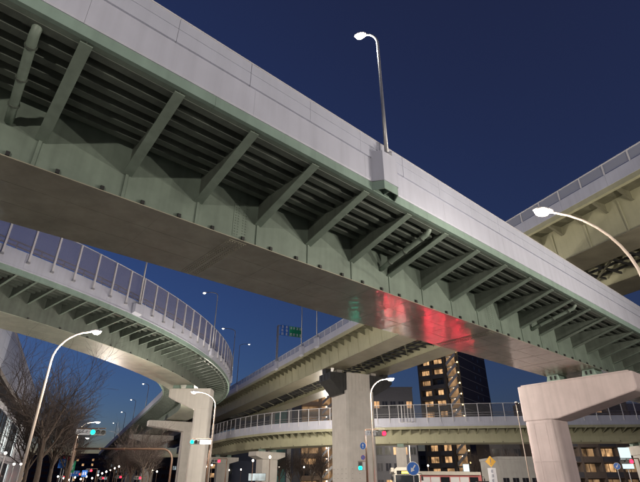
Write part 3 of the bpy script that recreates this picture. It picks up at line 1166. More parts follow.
# lamps on the highways
HW = dict(pole_m=GALV, group='highway lamps on the viaducts', lens=LENS_W, curve=.9, r0=.085, lens_r=.15, head_len=.55)
a = PA.W(LU, EDGE + .3, zm + .28)
street_lamp('bright white lamp on a tall pole above the nearest highway', a[0], a[1], 7.0, .5, a[0] - 1.0, a[1] + .2, z=a[2], watts=90, colour=(1, .95, .85), **HW)
for (u, lb, hx) in ((46.0, 'white highway lamp over the curved ramp fence, upper of the pair', 1), (62.0, 'white highway lamp over the curved ramp fence, lower of the pair', 1), (30.0, 'highway lamp pole on the curved ramp whose top hides behind the nearest highway', 1)):
    a = PC.W(u, CE + .26, ZC_F + 1.05)
    b = PC.W(u + 1, CE - 4, 0)
    street_lamp(lb, a[0], a[1], 13.5 if u < 40 else 8.1, 1.9, b[0], b[1], z=a[2], **HW)
for i, (u, lb) in enumerate(((UARC + 22, 'lamp on the far ramp, nearest of the row'), (UARC + 48, 'lamp on the far ramp, second of the row'), (UARC + 76, 'lamp on the far ramp, third of the row'), (UARC + 110, 'lamp on the far ramp, fourth and farthest of the row'))):
    a = PC.W(u, -CE + .15, zc1 - .3)
    b = PC.W(u, CE, 0)
    street_lamp(lb, a[0], a[1], 5.5, 1.2, a[0] - 1, a[1] + .1, z=a[2], **HW)
for (u, h, lb) in ((108, 9.7, 'white highway lamp beside the far end of the olive highway'), (71.0, 15, 'highway lamp pole right of the blue and green signs'), (65.0, 15, 'highway lamp pole on the olive highway just left of the nearest highway')):
    a = PB.W(u, VL - .18, zs + .25)
    b = PB.W(u, VL + 5, 0)
    street_lamp(lb, a[0], a[1], h, 2.0, b[0], b[1], z=a[2], **HW)

# globe lamps on posts
def globe_lamp(label, x, y, zc=None, post=BROWN, cold=False):
    p = px(x, y, z=5.0)
    if p.y > 150 or p.y < 0:
        p = px(x, y, Y=118)
    h = p.z
    t = root('globe_lamp', label, 'globe lamp', (0, 0, 0), 'globe lamps along the pavement')
    g = Geo()
    g.tube([(0, 0, 0), (0, 0, .35), (0, 0, .36), (0, 0, h - .22)], [.11, .1, .06, .045], 8)
    g.build('post', post, t)
    g = Geo()
    g.tube([(0, 0, h - .24), (0, 0, h - .17)], [.06, .12], 10)
    g.build('collar', GALV, t)
    g = Geo()
    g.ball((0, 0, h), .16, .16, .18)
    g.build('globe', GLOBE, t, smooth=True)
    t.location = (p.x, p.y, 0)


for x, y, lb in ((270, 457, 'tallest globe lamp in the row under the ring ramp'), (253, 460.5, 'globe lamp just left of the tallest one in the row'), (263, 466.5, 'small globe lamp between the two tallest'),
                 (279, 467, 'small globe lamp right of the tallest one'), (304, 467, 'lone globe lamp left of the tall square pier'), (212, 465, 'globe lamp right of the cream pier'),
                 (206, 466.5, 'globe lamp touching the right edge of the cream pier'), (229, 470, 'globe lamp under the shaded crossbeam'), (428, 465.5, 'globe lamp above the red bus'),
                 (241, 469.5, 'pale globe lamp beside the broad grey pier')):
    globe_lamp(lb, x, y)
for k in range(6):
    globe_lamp('globe lamp far down the left street, number %s from the right' % ('one', 'two', 'three', 'four', 'five', 'six')[k], 119 - k * 4.2, 466.5 + k * 1.7)
for k in range(7):
    globe_lamp('small globe lamp at the end of the left street, %s from the left' % ('first', 'second', 'third', 'fourth', 'fifth', 'sixth', 'seventh')[k], 58 + k * 5.7, 476.5 + (k * 37 % 5) * .8)
for k, (x, y) in enumerate(((153, 470), (157, 471.5), (171, 468))):
    globe_lamp('globe lamp among the far bare trees, %s' % ('leftmost', 'middle', 'rightmost')[k], x, y)

# ================================================================== signals and signs
def facing(p, extra=0.0):
    """rotation about z that turns a thing whose front is local -Y towards the viewer's side of the street"""
    return math.atan2(-p[0], p[1]) * -1 * -1 + extra


def marks(parent, w, h, x0, z0, yf, m, rows, seed):
    """illegible lettering: small upright and level strokes, as flat raised print"""
    rnd = random.Random(seed)
    g = Geo()
    for (zc, hh, x_a, x_b, n) in rows:
        cw = (x_b - x_a) / n
        for k in range(n):
            cx = x_a + cw * (k + .5)
            s = cw * .72
            t = hh * .11
            for q in range(3):
                zz = zc - hh / 2 + hh * (.12 + .38 * q)
                a = s * rnd.uniform(.25, .5)
                b = s * rnd.uniform(.25, .5)
                g.box(x0 + cx - a, x0 + cx + b, yf - .006, yf - .001, z0 + zz - t / 2, z0 + zz + t / 2)
            for q in range(2):
                xx = cx + s * (rnd.uniform(-.35, .35))
                g.box(x0 + xx - t / 2, x0 + xx + t / 2, yf - .0055, yf - .0015, z0 + zc - hh * rnd.uniform(.3, .5), z0 + zc + hh * rnd.uniform(.3, .5))
    return g.build('lettering', m, parent, kind='stuff')


def signal_head(label, p, lit, rot, group='vehicle signals'):
    """horizontal three-lens signal, p = centre, front local -Y; green left, red right"""
    t = root('traffic_signal', label, 'traffic signal', (0, 0, 0), group)
    g = Geo()
    g.prism([(x, z) for x, z in rrect(.62, .22, .2)], -.1, .1)
    g.xf(Matrix.Rotation(math.pi / 2, 4, 'X'))
    g.build('housing', HOUSING, t)
    for i, c in enumerate(('g', 'y', 'r')):
        x = -.4 + .4 * i
        g = Geo()
        g.disc((x, -.115, 0), (0, 1, 0), .155, .03)
        le = g.build('lens', (SIG_G if c == 'g' else SIG_R) if c == lit else SIG_OFF, t)
        g = Geo()
        n = 14
        for k in range(n):
            a0, a1 = R(-20 + 220 * k / n), R(-20 + 220 * (k + 1) / n)
            q = [(x + .175 * math.cos(a), y, .175 * math.sin(a)) for a in (a0, a1) for y in (-.10, -.34)]
            q += [(x + .183 * math.cos(a), y, .183 * math.sin(a)) for a in (a0, a1) for y in (-.10, -.34)]
            g.add(q, [(0, 1, 3, 2), (4, 6, 7, 5), (1, 5, 7, 3), (0, 2, 6, 4)])
        g.build('visor', HOUSING, le)
    g = Geo()
    g.box(-.04, .04, -.05, .05, .22, .34)
    g.box(-.5, .5, .1, .16, -.04, .04)
    g.build('hanger', HOUSING, t)
    t.location = p
    t.rotation_euler = (0, 0, rot)
    return t


def name_plate(label, p, rot, seed, w=1.15, h=.42):
    t = root('place_name_sign', label, 'sign', (0, 0, 0), 'white place name plates beside signals')
    g = Geo()
    g.box(-w / 2, w / 2, -.015, .015, -h / 2, h / 2)
    pl = g.build('panel', SIGNW, t)
    marks(t, w, h, 0, 0, -.016, SIGNINK, [(.06, .2, -w * .34, w * .34, 3), (-.13, .06, -w * .36, w * .36, 9)], seed)
    g = Geo()
    g.box(-w / 2, w / 2, .0155, .045, -.03, .03)
    g.build('back_rail', GALV, t)
    t.location = p
    t.rotation_euler = (0, 0, rot)


def mast(label, foot, h, arm_to, z_arm, group='signal masts'):
    """brown pole with a level arm to a point"""
    t = root('signal_mast', label, 'signal mast', (0, 0, 0), group)
    f, q = Vector(foot), Vector((arm_to[0], arm_to[1], 0)) - Vector((foot[0], foot[1], 0))
    g = Geo()
    g.tube([(0, 0, 0), (0, 0, h * .6), (0, 0, h)], [.1, .085, .07], 10)
    g.build('pole', BROWN, t, smooth=True)
    g = Geo()
    g.tube([(0, 0, z_arm), (q.x, q.y, z_arm)], [.05, .04], 8)
    g.build('arm', BROWN, t)
    g = Geo()
    g.box(-.15, .15, -.15, .15, 0, .02)
    g.build('base_plate', GALV, t)
    t.location = (foot[0], foot[1], 0)
    return t


# left signal
pL = px(98, 432.5, z=5.5)
rotL = math.atan2(pL.y, pL.x) - math.pi / 2
signal_head('traffic signal showing green right of the bare tree at left', pL, 'g', rotL)
q = px(83, 432, Y=pL.y - .1)
name_plate('white plate with dark lettering left of the left green signal', q, rotL, 3)
mast('brown signal mast in front of the bare tree at left', (px(67, 480, Y=pL.y + .35).x, pL.y + .35), 5.85, (pL.x + .5, pL.y + .22), 5.85)
# signal at the cream pier
pC_ = px(196, 442, z=5.5)
pC_ = pC_ * 1.0
rC = math.atan2(pC_.y, pC_.x) - math.pi / 2
signal_head('traffic signal showing green in front of the cream painted pier', pC_, 'g', rC)
q = px(205.5, 442, Y=pC_.y - .1)
name_plate('white plate with dark lettering right of the signal on the cream pier', q, rC, 5)
mast('brown signal mast right of the cream painted pier', (px(207.5, 470, Y=pC_.y + .35).x, pC_.y + .35), 5.85, (pC_.x - .5, pC_.y + .22), 5.85)
# red signal at the tall pier
pR = px(379.5, 433.5, z=5.5)
rR = math.atan2(pR.y, pR.x) - math.pi / 2
signal_head('traffic signal showing red right of the tall square grey pier', pR, 'r', rR)
q = px(370.5, 433, Y=pR.y - .1)
name_plate('white plate with dark lettering left of the red signal', q, rR, 8, .95, .4)
mr = mast('brown signal mast with round signs in front of the tall square grey pier', (px(367.3, 478, Y=pR.y + .35).x, pR.y + .35), 5.85, (pR.x + .5, pR.y + .22), 5.85)
xm, ym = px(367.3, 478, Y=pR.y + .35).x, pR.y + .35


def round_sign(label, p, r, rot, face, rim, mark, group=None):
    t = root('road_sign', label, 'road sign', (0, 0, 0), group)
    g = Geo()
    g.disc((0, 0, 0), (0, 1, 0), r, .02, 28)
    g.build('rim', rim, t)
    g = Geo()
    g.disc((0, -.014, 0), (0, 1, 0), r * .9, .008, 28)
    g.build('face', face, t)
    g = Geo()
    if mark == 'arrow':
        g.prism([(-.10, .62), (.10, .62), (.10, -.05), (.34, -.05), (0, -.62), (-.34, -.05), (-.10, -.05)], .019, .024)
        g.xf(Matrix.Rotation(math.pi / 2, 4, 'X') @ Matrix.Rotation(R(-38), 4, 'Z') @ Matrix.Diagonal((r, r, 1, 1)))
    elif mark == 'up':
        g.prism([(-.10, -.6), (.10, -.6), (.10, .1), (.34, .1), (0, .65), (-.34, .1), (-.10, .1)], .019, .024)
        g.xf(Matrix.Rotation(math.pi / 2, 4, 'X') @ Matrix.Diagonal((r, r, 1, 1)))
    else:
        g.prism([(-.1, -.85), (.1, -.85), (.1, .85), (-.1, .85)], .019, .024)
        g.xf(Matrix.Rotation(math.pi / 2, 4, 'X') @ Matrix.Rotation(R(45), 4, 'Z') @ Matrix.Diagonal((r, r, 1, 1)))
    g.build('symbol', SIGNW if mark in ('arrow', 'up') else SIGNR, t)
    g = Geo()
    g.box(-.03, .03, .011, .16, -.03, .03)
    g.build('clamp', GALV, t)
    t.location = p
    t.rotation_euler = (0, 0, rot)


round_sign('round blue sign with white arrow near the top of the brown mast', (xm - .27, ym - .17, px(364, 446, Y=ym).z), .30, rR - .5, SIGNB, SIGNW, 'up')
round_sign('small round no-parking sign with red rim on the brown mast', (xm - .3, ym - .17, px(363, 457.5, Y=ym).z), .19, rR - .3, SIGNB, SIGNR, 'slash')
# pedestrian signal
t = root('pedestrian_signal', 'small pedestrian signal showing green on the brown mast', 'pedestrian signal')
zp = px(361.5, 466, Y=ym).z
g = Geo()
g.box(-.17, .17, -.1, .1, -.32, .32)
g.build('housing', HOUSING, t)
g = Geo()
g.box(-.12, .12, -.112, -.101, .04, .27)
g.build('lens', SIG_OFF, t)
g = Geo()
g.box(-.12, .12, -.112, -.101, -.27, -.04)
g.build('lens', SIG_G, t)
g = Geo()
g.box(-.2, .6, .02, .06, .34, .38)
g.build('bracket', BROWN, t)
g = Geo()
g.box(.2, .38, -.03, .03, -.3, .3)
g.build('button_box', SIGNW, t)
t.location = (xm - .55, ym - .05, zp)
t.rotation_euler = (0, 0, rR)
# big blue keep-left sign by the bus
p = px(413, 468.5, Y=34)
round_sign('round blue sign with white diagonal arrow beside the white bus', p, .42, -.25, SIGNB, SIGNW, 'arrow')
t = root('sign_post', 'thin grey post carrying the blue diagonal arrow sign', 'post')
g = Geo()
g.tube([(0, 0, 0), (0, 0, p.z + .3)], .035, 8)
g.build('tube', GALV, t)
g = Geo()
g.box(-.1, .1, -.1, .1, 0, .02)
g.build('foot', GALV, t)
t.location = (p.x + .03, p.y + .19, 0)
# yellow diamond with plate
p = px(490.5, 461.5, Y=45)
t = root('warning_sign', 'yellow diamond warning sign above a white lettered board', 'road sign')
g = Geo()
g.prism([(0, -.45), (.45, 0), (0, .45), (-.45, 0)], -.012, .012)
g.xf(Matrix.Rotation(math.pi / 2, 4, 'X'))
g.v = [(a, b, c + p.z) for a, b, c in g.v]
g.build('diamond', SIGNY, t)
g = Geo()
g.box(-.03, .03, -.02, -.013, p.z - .1, p.z + .24)
g.box(-.03, .03, -.02, -.013, p.z - .24, p.z - .17)
g.build('symbol', SIGNINK, t)
g = Geo()
g.box(-.34, .34, -.015, .015, p.z - 2.4, p.z - .5)
bd = g.build('board', SIGNW, t)
marks(t, 1, 1, 0, 0, -.016, SIGNINK, [(p.z - .75 - .36 * k, .24, -.16, .16, 1) for k in range(5)], 21)
g = Geo()
g.tube([(0, .05, 0), (0, .05, p.z + .4)], .035, 8)
g.build('post', GALV, t)
t.location = (p.x, p.y, 0)
t.rotation_euler = (0, 0, -.12)
# gantry pipe across the left street
yg = 58.0
xa, xb = px(76, 447, Y=yg), px(173, 452, Y=yg)
t = root('pipe_gantry', 'brown pipe gantry spanning the left street below the far ramp', 'gantry', (xa.x, yg, 0))
zg = px(120, 449, Y=yg).z
g = Geo()
pts = [(xb.x, yg, 0), (xb.x, yg, zg - 1.2)] + [(xb.x - 1.2 * (1 - math.cos(a)), yg, zg - 1.2 + 1.2 * math.sin(a)) for a in [R(10 + 16 * k) for k in range(6)]] + [(xa.x, yg, zg + .05)]
g.tube(pts, .11, 10)
g.build('beam', BROWN, t, smooth=True)
g = Geo()
g.tube([(xa.x - .3, yg, 0), (xa.x + .05, yg, zg + .6)], [.15, .11], 10)
g.build('post', BROWN, t, smooth=True)
for k in range(3):
    g = Geo()
    xx = xa.x + (xb.x - xa.x) * (.25 + .25 * k)
    g.tube([(xx - .06, yg, zg + .03), (xx + .06, yg, zg + .03)], .14, 10)
    g.build('flange', BROWN, t)


def board_sign(name, label, x, y, Y, w, h, m, rot=0, marks_m=None, rows=None, seed=1, group=None, lit=False):
    p = px(x, y, Y=Y)
    t = root(name, label, 'sign', (0, 0, 0), group)
    g = Geo()
    g.box(-w / 2, w / 2, -.03, .03, p.z - h / 2, p.z + h / 2)
    g.build('panel', m, t)
    if rows:
        marks(t, w, h, 0, p.z, -.031, marks_m, rows, seed)
    g = Geo()
    g.tube([(0, .09, 0), (0, .09, p.z + h * .3)], .05, 8)
    g.build('post', GALV, t)
    t.location = (p.x, p.y, 0)
    t.rotation_euler = (0, 0, rot)


board_sign('street_sign', 'blue street sign board low at left beside the bare tree trunk', 62.5, 463.5, 60, .85, .95, SIGNB, .3, SIGNW, [(.2, .3, -.3, .3, 2)], 31)
board_sign('street_sign', 'green and white upright sign right of the blue board at left', 72.5, 466.5, 62, .55, 1.3, SIGNG, .3, SIGNW, [(.3, .4, -.2, .2, 1), (-.2, .4, -.2, .2, 1)], 32)
board_sign('street_sign', 'wide blue direction board low over the left street', 73.5, 473.5, 75, 1.5, .75, SIGNB, .3, SIGNW, [(.1, .3, -.6, .6, 3)], 33)
board_sign('street_sign', 'small pale blue board right of the wide blue direction board', 84.5, 473.5, 80, .75, .9, SIGNB, .3, SIGNW, [(.0, .5, -.3, .3, 2)], 34)
board_sign('street_sign', 'reddish square sign above the blue board at left', 66, 459, 60.5, .7, .55, SIGNR, .3, SIGNW, [(0, .25, -.25, .25, 2)], 35)
for x, y, Y, lb in ((91, 470.5, 95, 'far red signal over the left street, upper one'), (78.5, 474, 110, 'far red signal over the left street, lower left one'), (120.5, 477, 100, 'far red signal low beside the far bare trees'), (64, 477, 120, 'far red signal low between the left trees'), (103, 478, 125, 'far red signal low under the globe lamp row'), (140, 478, 90, 'far red signal low among the median trees'), (631, 461.5, 52, 'red signal at the right edge under the ring ramp'), (219, 461, 70, 'red signal small and low right of the cream pier')):
    p = px(x - (.4 * F_PX / (.887 * Y)), y, Y=Y)
    signal_head(lb, p, 'r', math.atan2(p.y, p.x) - math.pi / 2, 'far vehicle signals')
    mast('slim brown mast holding the ' + lb, (p.x + 1.4, p.y + .3), p.z + .32, (p.x - .5, p.y + .1), p.z + .3, 'far signal masts')
p = px(617, 466, Y=50)
round_sign('small round blue sign at the right edge under the ring ramp', p, .3, -.4, SIGNB, SIGNW, 'arrow')
t = root('sign_post', 'thin post of the small blue sign at the right edge', 'post')
g = Geo()
g.tube([(0, 0, 0), (0, 0, p.z + .3)], .035, 8)
g.build('tube', GALV, t)
g = Geo()
g.box(-.1, .1, -.1, .1, 0, .02)
g.build('foot', GALV, t)
t.location = (p.x + .08, p.y + .2, 0)

# highway sign on B
us = 82.5
t = root('highway_sign', 'blue and green highway direction signs on a grey post above the olive highway', 'highway sign', PB.W(us, VL - .18, zs + .25))
g = Geo()
for dv in (-.28, .28):
    a = PB.W(us + dv, VL - .18, 0)
    g.tube([(a[0], a[1], zs + .251), (a[0], a[1], zs + 7.2)], .11, 10)
for zz in (zs + 2, zs + 4, zs + 6):
    a, b = PB.W(us - .28, VL - .18, zz), PB.W(us + .28, VL - .18, zz)
    g.tube([a, b], .05, 6)
g.build('post', GALV, t)
ZS = zs + 6.3
g = Geo()
a, b = PB.W(us - .1, VL, ZS), PB.W(us - .1, VL + 4.9, ZS)
g.tube([PB.W(us - .1, VL - .2, ZS - .9), PB.W(us - .1, VL + 4.9, ZS - .9)], .08, 8)
g.tube([PB.W(us - .1, VL - .2, ZS + .9), PB.W(us - .1, VL + 4.9, ZS + .9)], .08, 8)
g.build('arm', GALV, t)
for (va, vb, h, m, nm, sd) in ((VL + .25, VL + 1.95, 2.1, SIGNB, 'blue_panel', 41), (VL + 2.1, VL + 4.7, 1.9, SIGNG, 'green_panel', 42)):
    g = Geo()
    sweep(g, PB, rect(va, vb, ZS - h / 2, ZS + h / 2), us - .32, us - .24)
    pn = g.build(nm, m, t)
    gg = Geo()
    rnd = random.Random(sd)
    w = vb - va
    nrow = 3 if m is SIGNB else 2
    for r_ in range(nrow):
        zc = ZS + h * (.33 - .66 * r_ / (nrow - 1))
        ncol = 2 if m is SIGNB else 4
        for c_ in range(ncol):
            vc = va + w * (c_ + .5) / ncol
            s = min(w / ncol, h / nrow) * .36
            for q_ in range(3):
                zz = zc + s * (.75 - .75 * q_)
                sweep(gg, PB, rect(vc - s * rnd.uniform(.5, 1), vc + s * rnd.uniform(.5, 1), zz - .04, zz + .04), us - .33, us - .321)
            vv = vc + s * rnd.uniform(-.6, .6)
            sweep(gg, PB, rect(vv - .05, vv + .05, zc - s, zc + s), us - .331, us - .3205)
    gg.build('lettering', SIGNW, pn, kind='stuff')

# ================================================================== vehicles
def car_proto(body_col, kind='car'):
    t = root('car', 'car', 'car')
    h = 1.48 if kind == 'car' else 1.92
    w, L = .85, 4.4
    if kind == 'car':
        prof = [(-2.2, .35), (2.2, .35), (2.2, .72), (1.95, .88), (1.0, .98), (.45, 1.42), (-.2, h), (-1.35, h - .04), (-1.95, 1.0), (-2.18, .92)]
    else:
        prof = [(-2.2, .35), (2.2, .35), (2.2, .80), (2.0, 1.0), (1.45, 1.12), (.85, 1.75), (.4, h), (-1.8, h - .03), (-2.1, 1.7), (-2.2, 1.0)]
    n = len(prof)
    v, f = [], []
    for x in (-w, -w * .96, w * .96, w):
        for y, z in prof:
            tw = 1 if z < 1.0 else 1 - .18 * (z - 1.0) / (h - 1.0)
            e = .97 if abs(x) == w else 1.0
            v.append((x * tw, y * e, z if e == 1 or z < .5 else z * .985))
    for s in range(3):
        for k in range(n):
            f.append((s * n + k, s * n + (k + 1) % n, (s + 1) * n + (k + 1) % n, (s + 1) * n + k))
    f += [tuple(range(n)), tuple(range(3 * n, 4 * n))]
    obj('body', v, f, body_col, t)
    z0, z1 = 1.04, h - .12
    for s in (-1, 1):
        g = Geo()
        xx = s * (w * .97)
        x2 = s * (w * .85)
        g.add([(xx, -1.55, z0), (xx, .85, z0), (x2, .15, z1), (x2, -1.2, z1), (xx * .98, -1.55, z0), (xx * .98, .85, z0), (x2 * .98, .15, z1), (x2 * .98, -1.2, z1)],
              [(0, 1, 2, 3), (4, 7, 6, 5), (0, 4, 5, 1), (1, 5, 6, 2), (2, 6, 7, 3), (3, 7, 4, 0)])
        g.build('side_window', GLASSD, t)
        for y in (-1.35, 1.35):
            g = Geo()
            g.disc((s * (w - .08), y, .32), (1, 0, 0), .32, .2, 18)
            wh = g.build('wheel', TYRE, t)
            g = Geo()
            g.disc((s * (w + .025), y, .32), (1, 0, 0), .2, .02, 14)
            g.build('rim', GALV, wh)
        g = Geo()
        g.box(s * .62 - .16, s * .62 + .16, -2.235, -2.16, .68, .86)
        g.build('tail_light', TAIL, t)
        g = Geo()
        g.box(s * .6 - .18, s * .6 + .18, 2.17, 2.225, .6, .72)
        g.build('headlight', HEADL, t)
    g = Geo()
    yb = -2.0 if kind == 'car' else -2.18
    if kind == 'car':
        g.add([(-.62, -1.99, 1.02), (.62, -1.99, 1.02), (.55, -1.42, h - .06), (-.55, -1.42, h - .06), (-.62, -1.95, 1.01), (.62, -1.95, 1.01), (.55, -1.38, h - .08), (-.55, -1.38, h - .08)],
              [(0, 1, 2, 3), (4, 7, 6, 5), (0, 4, 5, 1), (1, 5, 6, 2), (2, 6, 7, 3), (3, 7, 4, 0)])
    else:
        g.box(-.6, .6, -2.21, -2.05, 1.1, 1.66)
    g.build('rear_window', GLASSD, t)
    g = Geo()
    g.box(-.2, .2, -2.24, -2.19, .5, .62)
    g.build('number_plate', SIGNW, t)
    return t


CAR_C = [mat('car_paint_' + n, c, .3, .04, 2, spec=.7) for n, c in (('silver', (.45, .46, .48)), ('black', (.02, .02, .022)), ('white', (.7, .7, .7)))]
protos = [car_proto(CAR_C[0]), car_proto(CAR_C[1], 'van'), car_proto(CAR_C[2])]
rotS = -AZ_B
spots = [(0, (13.0, 51.0), 'silver car braking at the crossing between the white bus and the black minivan', -.25), (1, (17.4, 56.3), 'black minivan braking at the crossing right of the silver car', -.25),
         (0, (7.9, 47.0), 'silver car braking at the crossing in front of the white bus', -.2),
         (2, (15.6, 62.5), 'white car queued behind the black minivan at the crossing', -.25)]
names = ('silver car', 'black minivan', 'white car')
for k, (u, v) in enumerate(((70, 3.8), (78, 7.2), (92, 3.8), (104, 7.2), (116, 3.8), (128, 7.2))):
    w = STREET.W(u, v, 0)
    spots.append((k % 3, (w[0], w[1]), '%s with lit tail lamps in the left street queue, %s from the crossing' % (names[k % 3], ('first', 'second', 'third', 'fourth', 'fifth', 'last')[k]), rotS))
used = set()
for i, (x, y), lb, rz in spots:
    o = protos[i] if i not in used else copy_tree(protos[i])
    used.add(i)
    o.location = (x, y, .015)
    o.rotation_euler = (0, 0, rz)
    o['label'] = lb
    o['group'] = 'cars waiting in the streets'


def bus(label, loc, rz, paint, stripe, led):
    t = root('bus', label, 'bus', (0, 0, 0), 'buses')
    w, L, h = 1.24, 10.4, 3.05
    g = Geo()
    g.prism(rrect(w, h / 2 - .16, .16), -L / 2, L / 2)
    g.xf(Matrix.Translation((0, 0, h / 2 + .16)) @ Matrix.Rotation(math.pi / 2, 4, 'X'))
    g.build('body', paint, t)
    g = Geo()
    g.box(-w * .8, w * .8, -L / 2 + 1.5, L / 2 - 1.5, h - .01, h + .14)
    g.build('roof_unit', BUSW, t)
    # front is local -Y
    g = Geo()
    g.box(-w + .1, w - .1, -L / 2 - .02, -L / 2 + .001, 1.1, 2.45)
    g.build('windscreen', GLASSD, t)
    g = Geo()
    g.box(-w + .25, w - .25, -L / 2 - .03, -L / 2 + .001, 2.5, 2.85)
    sg = g.build('destination_sign', BLACK, t)
    g = Geo()
    for k in range(9):
        g.box(-.5 + k * .12, -.5 + k * .12 + .09, -L / 2 - .036, -L / 2 - .031, 2.58, 2.77)
    g.build('led_text', led, sg)
    for s in (-1, 1):
        g = Geo()
        g.box(s * w - .3, s * w - .02, -L / 2 + .2, L / 2 - .2, 2.75, 3.12)
        g.build('roof_edge', BUSW, t)
        g = Geo()
        for k in range(8):
            g.box(s * w + .013, s * w + .02, L / 2 - 3.9 + k * .2, L / 2 - 3.76 + k * .2, 2.2, 2.42)
        g.build('side_display', led, t, kind='stuff')
        for k in range(7):
            g = Geo()
            y0 = -L / 2 + .5 + k * 1.38
            g.box(s * w - .012, s * w + .012, y0, y0 + 1.26, 1.25, 2.5)
            g.build('side_window', WIN_BUS if k % 3 else GLASSD, t)
        g = Geo()
        g.box(s * w - .01, s * w + .008, -L / 2 + .3, L / 2 - .2, .75, 1.1)
        g.build('stripe', stripe, t)
        for y in (-L / 2 + 2.2, L / 2 - 2.6):
            g = Geo()
            g.disc((s * (w - .1), y, .48), (1, 0, 0), .48, .24, 20)
            wh = g.build('wheel', TYRE, t)
            g = Geo()
            g.disc((s * (w + .03), y, .48), (1, 0, 0), .27, .03, 14)
            g.build('rim', GALV, wh)
        g = Geo()
        g.box(s * .85 - .2, s * .85 + .2, -L / 2 - .03, -L / 2 + .001, .62, .82)
        g.build('headlight', HEADL, t)
        g = Geo()
        g.tube([(s * (w - .1), -L / 2, 2.6), (s * (w + .2), -L / 2 - .25, 2.55), (s * (w + .22), -L / 2 - .27, 2.3)], .025, 6)
        g.box(s * (w + .22) - .1, s * (w + .22) + .1, -L / 2 - .31, -L / 2 - .25, 1.95, 2.32)
        g.build('mirror', BLACK, t)
    t.location = loc
    t.rotation_euler = (0, 0, rz)


WIN_BUS = glow('bus_interior_window', (.9, .85, .8), .12)
BUSW = mat('bus_white_paint', (.62, .58, .50), .35, .05, 2, spec=.6)
BUSR = mat('bus_cream_red_paint', (.55, .17, .16), .35, .05, 2, spec=.6)
LED_Y = glow('led_yellow', (1, .72, .05), 5)
LED_P = glow('led_pink', (1, .2, .5), 5)
bus('white bus with yellow destination display facing the viewer', (9.3, 57.4, .01), -.12, BUSW, SIGNR, LED_Y)
bus('red bus standing sideways right of the blue arrow sign', (16.6, 71.5, .01), 1.75, BUSR, BUSW, LED_P)

# ================================================================== buildings
DKB = mat('dark_brown_tile', (.040, .037, .042), .6, .15, 2, bump=.1)
DKB2 = mat('charcoal_panel', (.050, .050, .060), .55, .1, 2)
TAUPE = mat('taupe_tile', (.085, .065, .055), .65, .15, 2, bump=.1)
PALE = mat('pale_render', (.36, .35, .33), .8, .1, 1, streak=.1)
BEIGE = mat('beige_render', (.42, .31, .22), .8, .1, 1)
CLAD = mat('grey_metal_cladding', (.20, .20, .23), .35, .08, .6, metal=.3)
CLAD_L = mat('bright_metal_fin', (.50, .50, .52), .3, .06, .8, metal=.3)
TEAL = mat('teal_panel', (.05, .16, .15), .6, .1, 1)
NAVY = mat('navy_panel', (.03, .04, .075), .6, .1, 1)


def bbox(t, name, path, u0, u1, v0, v1, z0, z1, m):
    g = Geo()
    sweep(g, path, rect(v0, v1, z0, z1), u0, u1)
    return g.build(name, m, t)


